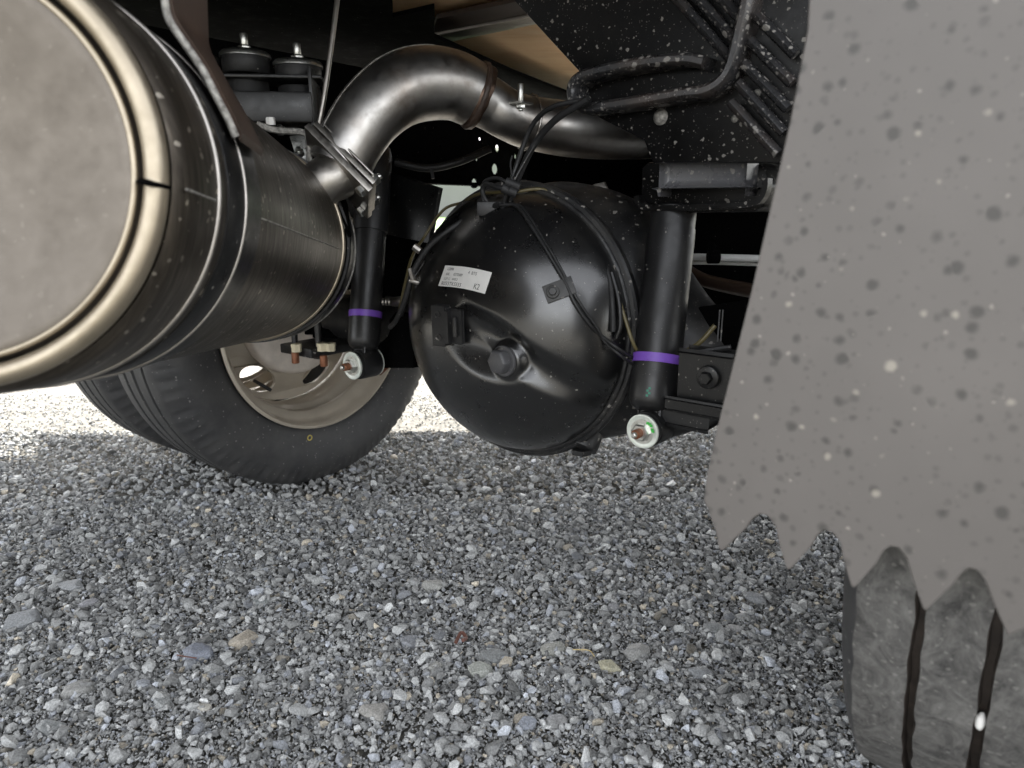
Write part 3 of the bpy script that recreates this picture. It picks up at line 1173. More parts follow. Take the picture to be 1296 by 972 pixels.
# stabiliser bar / lower mount arms behind shock eyes
bm = bmesh.new()
add_tube(bm, [P(846, 540, 1.06), P(880, 530, 1.03), P(893, 525, 1.02)], [.017, .016, .013], 20, 4)
add_box(bm, P(872, 520, 1.02), U, V, Z, .07, .05, .03, .006)
tag(link('shock_mount', bm, M['housing'], truck), 'short black lower mount behind the near shock')
bm = bmesh.new()
add_tube(bm, [P(480, 470, 1.56), P(500, 452, 1.5), P(512, 440, 1.46)], [.009, .009, .012], 14, 3)
link('shock_mount', bm, M['rust'], truck)
bm = bmesh.new()
add_plate(bm, [P(478, 425, 1.53), P(478, 466, 1.53), P(523, 466, 1.38), P(523, 400, 1.38), P(500, 395, 1.46)], V, .02, .002)
link('mount_plate', bm, M['dark'], truck)

# ---- wheels
def tyre_profile(w=.225, R=AX, rim=.257, grooves=True):
    h = w / 2
    return [(.010, rim), (.002, rim + .006), (-.004, rim + .022), (-.012, rim + .06), (-.012, rim + .085), (-.006, R - .040), (.0, R - .028), (.005, R - .018), (.014, R - .006), (.024, R - .001)] + \
        [(.055, R), (.058, R - .011), (.064, R - .011), (.067, R), (.100, R + .001), (.103, R - .011), (.111, R - .011), (.114, R + .001), (w - .067 - .012, R), (w - .076, R - .011), (w - .070, R - .011), (w - .067, R)] + \
        [(w - .036, R - .001), (w - .026, R - .006), (w - .017, R - .018), (w - .012, R - .028), (w - .006, R - .04), (w, rim + .085), (w, rim + .06), (w - .008, rim + .022), (w - .014, rim + .006), (w - .022, rim)]


def notched(R):
    def fn(t, r, th):
        k = (th * 96 / (2 * math.pi)) % 1
        if R - .030 < r < R - .003 and k > .6:
            r -= .004
            t += .0012 if t < .1 else -.0012
        return t, r
    return fn


def rimprof():
    r0 = .257
    return [(-.001, r0 + .003), (-.004, r0 + .001), (-.005, r0 - .004), (.000, r0 - .007), (.010, r0 - .010), (.022, r0 - .011), (.030, r0 - .018), (.040, r0 - .031), (.052, r0 - .034), (.060, r0 - .026), (.070, r0 - .025), (.080, r0 - .038), (.100, r0 - .042), (.150, r0 - .040), (.175, r0 - .034), (.198, r0 - .012), (.214, r0 - .008), (.220, r0 + .002)]


def wheel(c, ax, label, hole0=0, disc_t=.150, hs_=1.0):
    """c: centre of the inner face, ax: direction away from the truck's middle"""
    bm = bmesh.new()
    add_lathe(bm, c, ax, rimprof(), 120)
    w_ = link('wheel', bm, M['rim'], truck, True, 60)
    tag(w_, label)
    bm = bmesh.new()
    add_lathe(bm, c, ax, tyre_profile(), 288, fn=notched(AX))
    bmesh.ops.recalc_face_normals(bm, faces=bm.faces)
    link('tyre', bm, M['tyre'], w_, True, 50)
    # disc with hand holes
    a, b, n = frame(ax)
    outer = [(.213 * math.cos(2 * math.pi * k / 96), .213 * math.sin(2 * math.pi * k / 96)) for k in range(96)]
    holes = []
    for q in range(6):
        th0 = hole0 + q * math.pi / 3
        lp = []
        for k in range(28):
            t = 2 * math.pi * k / 28
            rr, tt = .172 + .029 * math.sin(t), .050 * hs_ * math.cos(t)
            x, y = rr, tt
            lp.append((x * math.cos(th0) - y * math.sin(th0), x * math.sin(th0) + y * math.cos(th0)))
        holes.append(lp)
    holes.append([(.08 * math.cos(2 * math.pi * k / 40), .08 * math.sin(2 * math.pi * k / 40)) for k in range(40)])
    bm = bmesh.new()
    holed(bm, outer, holes, .010, c + ax * disc_t, a, b, n)
    for v in bm.verts:                      # dished
        q = v.co - c; t_ = q.dot(ax); r_ = (q - ax * t_).length
        v.co -= ax * max(0, (.205 - r_)) * .35
    link('disc', bm, M['rim'], w_, True, 40)
    return w_


wf = wheel(FAR, U, 'far inner rear wheel seen from its hollow inside', math.radians(-57))
wheel(FAR + U * .295, U, 'far outer rear wheel beyond the inner one', math.radians(-107), .10, 1.3)
# yellow chalk ring on the sidewall
bm = bmesh.new()
pc = onplane(392, 554, FAR - U * .0118, U)
a, b, n = frame(-U)
add_lathe(bm, pc, -U, [(0, .0072), (.001, .0070), (.001, .0048), (0, .0046)], 24)
link('chalk_ring', bm, M['yellow'], wf)
# pale hub face and brake drum of the far wheel
bm = bmesh.new()
c = FAR + U * .085
add_lathe(bm, c, U, [(-.004, .03), (-.004, .128), (.0, .136), (.008, .140), (.03, .142), (.05, .10)], 72, cap=(True, False))
link('hub_face', bm, M['backdisc'], wf, True, 40)
bm = bmesh.new()
add_tube(bm, [onplane(322, 482, FAR + U * .10, U), onplane(331, 487, FAR + U * .08, U), onplane(343, 494, FAR + U * .07, U)], .0042, 8, 3)
link('valve_stem', bm, M['rubber'], wf)
# near wheel (only its tread shows below the flap)
NEAR = MID - U * .672
RN = AX
bm = bmesh.new()
def gr(t, r, th):
    # zig-zag grooves and torn rib edges
    z = .0004 * math.sin(th * 46) + .0016 * noise.noise(Vector((th * 16, round(t * 40) * 1.0, 0)))
    if r > RN - .02:
        t += z
        r += .0006 * noise.noise(Vector((th * 60, t * 120, 3)))
    return t, r
W = .235
prof = [(.012, .252), (-.004, .28), (-.010, .32), (-.004, .352), (.002, .372), (.008, .384), (.016, RN - .004), (.024, RN - .001), (.058, RN)]
g1 = [(.0595, RN - .012), (.0650, RN - .012), (.0665, RN), (.107, RN + .001), (.1085, RN - .012), (.1140, RN - .012), (.1155, RN + .001), (.155, RN), (.1565, RN - .012), (.1620, RN - .012), (.1635, RN)]
prof2 = prof + g1 + [(W - .022, RN - .001), (W - .014, RN - .006), (W - .004, .384), (W, .36), (W + .006, .32), (W, .28), (W - .016, .252)]
rings = []
add_lathe(bm, NEAR, -U, prof2, 540, fn=gr)
bmesh.ops.recalc_face_normals(bm, faces=bm.faces)
for f in bm.faces:
    cc = f.calc_center_median() - NEAR
    t = cc.dot(-U); rr = (cc + U * t).length
    if rr < RN - .0035 and .03 < t < W - .03: f.material_index = 1
    if rr < RN - .006 and not (.03 < t < W - .03): f.material_index = 2
bmr = bmesh.new()
add_lathe(bmr, NEAR, -U, [(t, r) for t, r in rimprof()], 80)
wn_ = link('wheel', bmr, M['rim'], truck, True, 60)
tag(wn_, 'near rear wheel behind the mud flap')
tag(link('tyre', bm, [M['tread'], M['groove'], M['tyre']], wn_, True, 40), 'dusty grey tread of the near tyre with dark grooves')
bm = bmesh.new()
add_lathe(bm, NEAR - U * .262, -U, tyre_profile(), 288, fn=notched(AX))
bmesh.ops.recalc_face_normals(bm, faces=bm.faces)
ot = link('outer_tyre', bm, M['tyre'], wn_, True, 50)
# stone stuck in the groove
bm = bmesh.new()
th = math.radians(0)
gp = onplane(1239, 912, NEAR - V * (RN * .80), V)
cc = gp - NEAR
t = -.111
best = None
for k in range(900):
    a_ = -math.pi * k / 900
    p = NEAR - U * .1110 + (-V * math.cos(a_) + Z * math.sin(a_)) * (RN - .004)
    r_ = p - CAM
    d_ = r_.dot(Vector((0, CP, -SP)))
    y_ = 486 - F * (r_.dot(Vector((0, SP, CP)))) / d_
    if best is None or abs(y_ - 912) < best[0]: best = (abs(y_ - 912), p)
bmesh.ops.create_icosphere(bm, subdivisions=2, radius=1)
for v in bm.verts:
    v.co = best[1] + V * 0 + Vector((v.co.x * .004, v.co.y * .004, v.co.z * .008)) * (1 + .2 * noise.noise(v.co * 2))
link('stuck_stone', bm, M['paper'], wn_)

# ---- mud flap
FP = P(893, 640, .575)
fl = [(1031, -170), (1027, -60), (1021, 40), (1000, 150), (975, 260), (950, 370), (925, 470), (905, 550), (893, 605), (890, 632), (897, 650), (905, 672), (912, 698)]
tips = [(912, 698), (997, 722), (1079, 745), (1170, 774), (1276, 806)]
val = [(965, 651), (1047, 672), (1131, 692), (1230, 720)]
pts = list(fl[:-1])
for i in range(5):
    x, y = tips[i]
    pts += [(x - 3, y - 5), (x, y), (x + 5, y - 3)]
    if i < 4:
        vx, vy = val[i]
        pts += [((x * .45 + vx * .55) + 1, y * .42 + vy * .58), (vx - 13, vy + 6), (vx - 4, vy), (vx + 6, vy + 2), (vx + 16, vy + 15), (tips[i + 1][0] * .55 + vx * .45 + 3, tips[i + 1][1] * .55 + vy * .45)]
FN = -V
poly = [onplane(px, py, FP, FN) for px, py in pts]
# continue the same saw teeth beyond the frame
e0 = poly[-1]
step = (onplane(*tips[4], FP, FN) - onplane(*tips[3], FP, FN))
dirn = -U
sl = .048
q = onplane(*tips[4], FP, FN)
zt = q.z
for k in range(3):
    poly += [q + dirn * (sl * (k + .5)) + Z * .026, q + dirn * (sl * (k + .65)) + Z * .024, q + dirn * sl * (k + 1)]
right = poly[-1]
top = poly[0]
poly += [right + Z * .03, Vector((right.x, right.y, top.z))]
bm = bmesh.new()
add_plate(bm, poly, V, .007, 0)
bmesh.ops.triangulate(bm, faces=[f for f in bm.faces if len(f.verts) > 4])
flap = link('mud_flap', bm, M['flap'], truck, False)
tag(flap, 'large grey speckled mud flap with a saw toothed lower edge')
bv = flap.modifiers.new('bev', 'BEVEL'); bv.width = .0022; bv.segments = 2; bv.limit_method = 'ANGLE'

# ---- muffler
mdir = ray(582, 374).normalized()
MC = P(-95, 205, .465)
R1, R2 = .150, .159
LEN = (P(325, 310, 1.225) - MC).length
bm = bmesh.new()
add_lathe(bm, MC, mdir, [(.022, .0005), (.021, .020), (.0185, .045), (.014, .075), (.0075, .105), (.0035, .122), (.0025, R1 * .862), (.003, R1 * .868), (.014, R1 * .90)], 128, cap=(True, False))
mu = None
bmS = bmesh.new()
add_lathe(bmS, MC, mdir, [(.014, R1 + .001), (.020, R2 - .003), (.028, R2 - .001), (.05, R2), (.105, R2), (LEN * .5, R2), (LEN - .02, R2), (LEN, R2 - .004), (LEN + .008, R2 - .03), (LEN + .010, .04)], 160, cap=(False, True))
mu = link('muffler', bmS, M['shell'], truck, True, 50)
tag(mu, 'big brownish metal muffler canister at the left')
tag(link('end_cap', bm, M['cap'], mu, True, 50), 'dull grey dished end cap of the muffler')
bm = bmesh.new()
add_lathe(bm, MC, mdir, [(.003 - .0024 * math.sin(q), R1 * .872 - .0022 * math.cos(q)) for q in [math.pi * k / 8 for k in range(9)]], 160)
link('cap_bead', bm, M['roll'], mu, True, 60)
bm = bmesh.new()
rr = .0078
prof = [(.004 - rr * 1.15 * math.sin(q), R1 - rr * .95 + rr * math.cos(q)) for q in [math.radians(-95 + 19 * k) for k in range(20)]] if False else \
       [(.006 - rr * 1.2 * math.sin(math.radians(w_)), R1 * .960 - rr * 0 + rr * -math.cos(math.radians(w_))) for w_ in range(-20, 221, 15)]
def notch(t, r, th): return t, r
add_lathe(bm, MC, mdir, prof, 160, fn=notch)
tag(link('rolled_edge', bm, M['roll'], mu, True, 60), 'shiny golden rolled rim of the end cap')


def mring(name, t0, t1, r0, mat, extra=None, bead=0):
    bm = bmesh.new()
    add_lathe(bm, MC, mdir, [(t0, r0 - .004), (t0, r0), (t0 + .001, r0 + .0008), (t1 - .001, r0 + .0008), (t1, r0), (t1, r0 - .004)], 160)
    return link(name, bm, mat, mu, True, 40)


def bead(t, r, w_, mat, name='bead'):
    bm = bmesh.new()
    add_lathe(bm, MC, mdir, [(t + w_ * math.cos(q), r + w_ * .9 * math.sin(q)) for q in [math.pi * k / 8 for k in range(9)]], 160)
    return link(name, bm, mat, mu, True, 60)


def tk(k):                       # distance along the can for a perspective scale k
    D0 = (MC - CAM).dot(Vector((0, CP, -SP)))
    return (D0 / k - D0) / mdir.dot(Vector((0, CP, -SP)))


b_ = bead(tk(.845), R2, .0024, M['rod'])
mring('strap', tk(.815), tk(.70), R2 + .001, M['black'])
bead(tk(.757), R2 + .002, .0018, M['rod'])
bead(tk(.405), R2, .004, M['roll'])
mring('strap', tk(.395), tk(.378), R2 + .006, M['black'])
bead(tk(.372), R2 + .004, .003, M['weld'])
# seam along the can and notch across the roll
def mpt(t, ang, r):
    a, b, n = frame(mdir)
    return MC + n * t + (a * math.cos(ang) + b * math.sin(ang)) * r
def ang_at(px, py, r, tguess):
    best = (1e9, 0)
    for k in range(1440):
        an = math.pi * 2 * k / 1440
        p = mpt(tguess, an, r) - CAM
        d_ = p.dot(Vector((0, CP, -SP)))
        x_ = 648 + F * p.x / d_; y_ = 486 - F * p.dot(Vector((0, SP, CP))) / d_
        e = (x_ - px) ** 2 + (y_ - py) ** 2
        if e < best[0]: best = (e, an)
    return best[1]
an = ang_at(215, 240, R2, .02)
bm = bmesh.new()
add_tube(bm, [mpt(.018, an, R2 + .0003), mpt(tk(.86), an, R2 + .0003)], .0011, 8, 8)
add_tube(bm, [mpt(tk(.70), an, R2 + .0003), mpt(tk(.42), an, R2 + .0003)], .0011, 8, 8)
link('seam', bm, M['weld'], mu)
bm = bmesh.new()
add_tube(bm, [mpt(.004, an - .005, R1 * .885), mpt(-.006, an, R1 * .93), mpt(-.006, an + .006, R1 * .965), mpt(.006, an + .008, R1 + .003)], [.0012, .0022, .0022, .0014], 8, 4)
link('gap', bm, M['dark'], mu)

# bracket arm above the can with flame cut edge
edge = [(214, -30, .56), (214, 5, .565), (220, 32, .57), (240, 62, .575), (262, 95, .58), (280, 130, .585), (293, 155, .59), (303, 178, .595)]
outr = [(258, -40, .66), (261, 45, .67), (264, 72, .67), (283, 108, .68), (308, 152, .68), (331, 198, .69)]
bm = bmesh.new()
A_ = catmull([P(*e) for e in edge], 3)
n_ = len(A_)
B_ = catmull([P(*e) for e in outr], 5)
def resamp(path, n):
    out = []
    for i in range(n):
        f = i / (n - 1) * (len(path) - 1); k = min(int(f), len(path) - 2)
        out.append(path[k].lerp(path[k + 1], f - k))
    return out
B_ = resamp(B_, n_)
up = Vector((.35, -.2, .6)).normalized() * .007
rings = [[A_[i], B_[i], B_[i] + up, A_[i] + up] for i in range(n_)]
add_ring_strip(bm, rings)
bmesh.ops.recalc_face_normals(bm, faces=bm.faces)
hb = link('hanger_bracket', bm, M['brownsteel'], truck, True, 30)
tag(hb, 'curved brown black bracket over the muffler')
bm = bmesh.new()
add_tube(bm, [p + up * .5 - Vector((.004, 0, 0)) for p in A_], .0034, 10, 3)
link('cut_edge', bm, M['weld'], hb)

# hanger bracket at the far end of the can
bm = bmesh.new()
add_tube(bm, [P(325, 157, 1.14), P(350, 165, 1.15), P(385, 168, 1.16), (P(391, 182, 1.16)), P(392, 200, 1.16), P(405, 232, 1.16), P(422, 262, 1.165), P(433, 290, 1.17)], .0055, 8, 5)
tag(link('cut_edge', bm, M['weld'], truck), 'flame cut edge of the bracket round the pipe inlet')
bm = bmesh.new()
add_plate(bm, [P(392, 172, 1.17), P(398, 215, 1.17), P(428, 262, 1.18), P(440, 300, 1.18), P(436, 260, 1.2), P(402, 170, 1.2)], V, .008, .0005)
link('inlet_bracket', bm, M['dark'], truck)
each('bolt', [lambda b: add_hex(b, P(357, 168, 1.2), (Vector((-.1, -.6, .7))), .009, .008, .006, .005),
              lambda b: add_hex(b, P(380, 196, 1.2), (Vector((-.1, -.6, .7))), .009, .008, .006, .005)], M['zinc'], truck)
bm = bmesh.new()
add_plate(bm, [P(366, 172, 1.23), P(385, 170, 1.23), P(392, 190, 1.23), P(388, 215, 1.23), P(372, 190, 1.23)], V, .004, .0005)
link('clamp_plate', bm, M['zinc'], truck)
bm = bmesh.new()
q = P(343, 158, 1.17)
add_lathe(bm, q, Vector((0, -.1, 1)), [(0, .0075), (.010, .0075), (.012, .006)], 6, cap=(True, True))
link('bolt', bm, M['paper'], truck, True, 30)

# ---- exhaust elbow and tail pipe
bm = bmesh.new()
cen = [(430, 212, 1.16), (444, 180, 1.16), (468, 144, 1.165), (500, 117, 1.18), (535, 106, 1.20), (572, 108, 1.22), (602, 121, 1.24)]
rad = [.0500, .0515, .0545, .0580, .0595, .0570, .0540]
add_tube(bm, [P(*c) for c in cen], rad, 56, 8, hint=Vector((0, 1, 0)))
ep = link('exhaust_elbow', bm, M['pipe'], truck, True, 60)
tag(ep, 'wide bent exhaust elbow with heat tinted metal')
bm = bmesh.new()
cen2 = [(596, 119, 1.235), (622, 133, 1.25), (642, 145, 1.26), (668, 155, 1.285), (715, 163, 1.32), (760, 167, 1.36), (800, 168, 1.40), (850, 168, 1.46)]
rad2 = [.0470, .0440, .0430, .0455, .0490, .0500, .0500, .0500]
add_tube(bm, [P(*c) for c in cen2], rad2, 48, 8, hint=Vector((0, 1, 0)))
tp = link('tail_pipe', bm, M['pipe'], truck, True, 60)
tag(tp, 'narrower exhaust pipe continuing right over the axle')
# weld beads on the pipe
def ringbead(path, i, r, w_, name, par, mat=M['pipe']):
    p = P(*path[i]); t = (P(*path[min(i + 1, len(path) - 1)]) - P(*path[max(i - 1, 0)])).normalized()
    bm = bmesh.new()
    def f(tt, rr, th): return tt + .0022 * noise.noise(Vector((math.cos(th) * 5, math.sin(th) * 5, 0))), rr + .0009 * noise.noise(Vector((math.cos(th) * 12, math.sin(th) * 12, 4)))
    add_lathe(bm, p, t, [(w_ * math.cos(q), r + w_ * math.sin(q)) for q in [math.pi * k / 6 for k in range(7)]], 120, fn=f)
    return link(name, bm, mat, par)
ringbead(cen, 6, .0535, .0055, 'weld_bead', ep, M['brownsteel'])
bm = bmesh.new()
_p = P(*cen[6]); _t = (P(*cen2[1]) - P(*cen[5])).normalized()
add_lathe(bm, _p, _t, [(-.006, .0535), (-.004, .0555), (.010, .0560), (.014, .0545), (.0145, .047)], 72, fn=lambda t, r, th: (t + .0015 * noise.noise(Vector((math.cos(th) * 3, math.sin(th) * 3, 9))), r + .0008 * noise.noise(Vector((math.cos(th) * 5, math.sin(th) * 5, t * 90)))))
link('collar', bm, M['burnt'], ep, True, 60)
ringbead(cen2, 3, .0475, .0022, 'weld_bead', tp, M['pipe'])
# seam on outer bend
bm = bmesh.new()
path = catmull([P(*c) for c in cen], 8)
rads = [v.x for v in catmull([Vector((r, 0, 0)) for r in rad], 8)]
sm = []
for i in range(4, 36):
    p = path[i]; t = (path[i + 1] - path[i - 1]).normalized()
    out = (Vector((-.45, -.18, .85))); out = (out - t * out.dot(t)).normalized()
    toC = (CAM - p).normalized(); toC = (toC - t * toC.dot(t)).normalized()
    nn = (out + toC * .28).normalized()
    sm.append(p + nn * rads[i] * 1.0)
add_tube(bm, sm, .0011, 6, 2)
link('seam', bm, M['weld'], ep)
# flange plates
CUP, CFW, CRT = Vector((0, SP, CP)), Vector((0, CP, -SP)), Vector((1, 0, 0))
fd = (CRT * .68 + CUP * .68 + CFW * .28).normalized()
def flange(c, w_, th, name, mat, par, hole=.05):
    a, b, n = frame(fd, Vector((0, 1, 0)))
    bm = bmesh.new()
    # long axis seen from upper left to lower right
    lx = (CRT * .667 - CUP * .745); lx = (lx - fd * lx.dot(fd)).normalized(); ly = fd.cross(lx).normalized()
    add_box(bm, c, lx, ly, fd, w_, .105, th, .002)
    return link(name, bm, mat, par, True, 30)
fc = P(437, 213, 1.16)
flange(fc, .132, .009, 'flange', M['steel'], ep)
flange(fc - fd * .0125, .142, .011, 'flange', M['steel'], ep)
flange(fc + fd * .0085, .110, .004, 'gasket', M['rod'], ep)
lx = (CRT * .667 - CUP * .745); lx = (lx - fd * lx.dot(fd)).normalized(); ly = fd.cross(lx).normalized()
def fbolts(bm, s):
    c = fc + lx * .058 + ly * .038 * s
    add_hex(bm, c + fd * .0045, fd, .0095, .010, .006, .005)
    add_hex(bm, c - fd * .0185, -fd, .0095, .008)
each('bolt', [lambda b: fbolts(b, -1), lambda b: fbolts(b, 1)], M['zinc'], ep)
bm = bmesh.new()
add_tube(bm, [fc - fd * .015, fc - fd * .05 - Vector((.005, 0, 0)), P(392, 268, 1.2)], [.040, .037, .042], 40, 4)
link('inlet_pipe', bm, M['steel'], ep)
# small bolt + clamp above the pipe
bm = bmesh.new()
q = P(659, 131, 1.22)
add_box(bm, q, V, U, Z, .034, .03, .004, .001)
add_hex(bm, q - Z * .002, -Z, .008, .006, .004, .004)
add_cyl(bm, q, q + Z * .032, .0048, 12, .001)
tag(link('clamp_bolt', bm, M['zinc'], truck, True, 30), 'small zinc bolt and clamp above the exhaust pipe')

# ---- rubber mounts
def mount(px, py, d, r=.0405):
    t = P(px, py, d)
    bm = bmesh.new()
    add_lathe(bm, t, -Z, [(0, r * .95), (.003, r), (.030, r * .98), (.034, r * .90)], 40, cap=(True, True))
    add_lathe(bm, t - Z * .040, -Z, [(0, r * .85), (.004, r * .9), (.040, r * .92), (.046, r * 1.0), (.05, r * .9)], 40, cap=(True, True))
    o = link('rubber_mount', bm, M['rubber'], truck, True, 40)
    bm = bmesh.new()
    add_lathe(bm, t + Z * .0025, Z, [(-.010, r * 1.03), (-.0095, r * 1.07), (-.004, r * 1.06), (.0005, r * .95), (.001, r * .2)], 40, cap=(False, True))
    link('washer', bm, M['zinc'], o, True, 60)
    bm = bmesh.new()
    add_hex(bm, t + Z * .003, Z, .0115, .010, .020, .0068)
    link('bolt', bm, M['zinc'], o, True, 30)
    return o


tag(mount(310, 68, 1.24), 'left of the two round rubber mounts above the muffler')
tag(mount(377, 80, 1.26), 'right of the two round rubber mounts above the muffler')
bm = bmesh.new()
c = P(345, 100, 1.25)
add_box(bm, c + Vector((0, .0, -.002)), Vector((1, .1, 0)).normalized(), Vector((-.1, 1, 0)).normalized(), Z, .18, .09, .006, .002)
add_box(bm, P(345, 139, 1.25), Vector((1, .1, 0)).normalized(), Vector((-.1, 1, 0)).normalized(), Z, .150, .085, .050, .004)
add_box(bm, P(399, 128, 1.26), Vector((1, .1, 0)).normalized(), Vector((-.1, 1, 0)).normalized(), Z, .006, .09, .10, .002)
tag(link('mount_bracket', bm, M['black'], truck), 'black bracket carrying the two rubber mounts')
# thin rod
bm = bmesh.new()
add_tube(bm, [P(432, -40, 1.16), P(419, 60, 1.165), P(409, 130, 1.17), P(401, 172, 1.18)], .0043, 12, 3)
tag(link('steel_rod', bm, M['rod'], truck), 'thin bare steel rod hanging beside the elbow')

# ---- frame rails, deck, crossmembers
# far rail: web in the V-Z plane
RO = P(560, 200, 1.80)
RO = Vector((RO.x, RO.y, 0))
def rail_xy(px, py): 
    p = onplane(px, py, RO, U)
    return ((p - RO).dot(V), p.z)
holes = []
for px, py, rx, ry in [(607, 176, 3, 4), (629, 188, 5, 7), (652, 198, 4, 5), (603, 202, 4, 4), (626, 214, 5, 10), (600, 232, 5, 9), (623, 240, 4, 4), (689, 236, 3, 3), (271, 77, 8, 8), (556, 185, 2, 2), (578, 224, 2, 2)]:
    cx_, cz_ = rail_xy(px, py)
    p = onplane(px, py, RO, U)
    d_ = (p - CAM).dot(Vector((0, CP, -SP)))
    s_ = ry * d_ / F * .68
    holes.append([(cx_ + s_ * math.cos(2 * math.pi * k / 16), cz_ + s_ * math.sin(2 * math.pi * k / 16)) for k in range(16)])
bm = bmesh.new()
zb, ztp = .722, .955
a_, b_2, n_2 = V, Z, V.cross(Z).normalized()
holed(bm, [(-2.2, zb), (3.4, zb), (3.4, ztp), (-2.2, ztp)], holes, .007, RO, V, Z, V.cross(Z).normalized())
rail = link('frame_rail', bm, M['dark'], truck, False)
tag(rail, 'far black frame rail with round holes')
bm = bmesh.new()
for zz in (zb, ztp):
    add_box(bm, RO + V * .6 + U * .035 + Z * zz, V, U, Z, 5.6, .07, .007)
link('rail_flange', bm, M['dark'], rail, False)

# deck: sheet steel with crossmembers, plywood between
DZ = 1.10
def gp2(x, y, z=DZ): return Vector((x, y, z))
off_s = (DZ) / math.tan(SUN_EL)
dx_, dy_ = math.sin(SUN_AZ) * off_s, math.cos(SUN_AZ) * off_s
e0 = Vector((-1.32 + dx_, 1.84 + dy_, DZ)); e1 = Vector((.62 + dx_, 2.18 + dy_, DZ))
ed = (e1 - e0).normalized()
en = Vector((ed.y, -ed.x, 0))
A0 = e0 - ed * 1.0; A1 = e1 + ed * 3.0
bm = bmesh.new()
dk = [A0, A1, A1 + en * 2.35, A0 + en * 2.75]  # outline skewed so the deck's shadow ends along the chosen ground line
add_plate(bm, dk, Z, .05)
deck = link('deck', bm, M['dark'], truck, False)
tag(deck, 'dark underside of the truck deck')
bm = bmesh.new()
bm.free()
def zp(px, py, z): return onplane(px, py, Vector((0, 0, z)), Z)
def slab(name, pts, z, th, mat, par=truck, bev=.001):
    b = bmesh.new()
    add_plate(b, [zp(x, y, z) for x, y in pts], Z, th, bev)
    return link(name, b, mat, par, True, 30)
tag(slab('plywood_board', [(440, -60), (800, -60), (800, -32), (650, 0), (540, 24), (440, 46)], DZ - .03, .018, M['wood']), 'plywood board at the very top')
tag(slab('plywood_board', [(440, 78), (548, 50), (678, 24), (800, -2), (840, 92), (745, 128), (650, 110), (600, 138)], DZ - .045, .018, M['wood']), 'broad plywood board above the elbow')
tag(slab('batten', [(545, 46), (668, 22), (800, -6), (800, 4), (672, 32), (556, 56)], DZ - .056, .009, M['rod']), 'scuffed pale batten between the plywood boards')
slab('batten', [(553, 24), (650, 3), (800, -30), (800, -8), (663, 22), (545, 45)], DZ - .050, .010, M['brownsteel'])
tag(slab('side_beam', [(120, -60), (497, -60), (497, 22), (550, 10), (550, 47), (648, 91), (745, 128), (745, 150), (500, 152), (120, 150)], DZ - .10, .008, M['dark']), 'black beam running under the plywood')
# near side: rail, crossmembers
for t in (2.1, 2.7):
    bm = bmesh.new()
    c = Vector((MID.x, MID.y, 0)) + V * t
    add_box(bm, c + Z * .93, U, V, Z, .9, .06, .14, .004)
    link('crossmember', bm, M['dark'], truck)
bm = bmesh.new()
NR0 = Vector((MID.x, MID.y, 0)) - U * .30 - V * 0
add_box(bm, NR0 + V * .75 + Z * .80, V, U, Z, 1.2, .012, .20, .002)
add_box(bm, NR0 + V * .75 + U * .03 + Z * .696, V, U, Z, 1.2, .07, .008, .001)
tag(link('frame_rail', bm, M['dark'], truck), 'near black frame rail running forward')

# leaf springs
def leafspring(off, label, s0=-1.0):
    base = Vector((MID.x, MID.y, 0)) + U * off
    par = None
    for i in range(6):
        L = .60 - .085 * i
        bm = bmesh.new()
        pts_ = []
        rings = []
        for k in range(17):
            s = s0 + (1 - s0) * k / 16
            x = s * L
            z = .545 - .0125 * i + .16 * x * x
            c = base + V * x + Z * z
            rings.append([c + U * .035, c - U * .035, c - U * .035 + Z * .0105, c + U * .035 + Z * .0105])
        add_ring_strip(bm, rings)
        bmesh.ops.recalc_face_normals(bm, faces=bm.faces)
        if par is None:
            par = link('leaf_spring', bm, M['housing'], truck, True, 30)
            tag(par, label)
        else:
            link('leaf', bm, M['housing'], par, True, 30)
    if s0 > -.5: return
    def ub(s, q):
        def f(b):
            add_cyl(b, base + V * .06 * s + U * .042 * q + Z * .36, base + V * .06 * s + U * .042 * q + Z * .60, .007, 12)
            add_hex(b, base + V * .06 * s + U * .042 * q + Z * .345, Z, .013, .014)
        return f
    each('u_bolt', [ub(s, q) for s in (-1, 1) for q in (-1, 1)], M['housing'], par)
    each('clamp_plate', [lambda b: add_box(b, base + Z * .575, V, U, Z, .17, .10, .018, .003), lambda b: add_box(b, base + Z * .36, V, U, Z, .18, .11, .02, .003)], M['housing'], par)
leafspring(.50, 'far leaf spring pack behind the far shock')
leafspring(-.60, 'near leaf spring pack behind the near shock', .12)

# added dark panel that blacks out the bright view forward of the axle
bm = bmesh.new()
c = P(800, 330, 1.78)
add_box(bm, Vector((c.x, c.y, .535)) - U * .06, U, V, Z, .74, .03, .53, .01)
tag(link('blackout_panel', bm, M['dark'], truck), 'added dark panel closing the view forward of the axle')

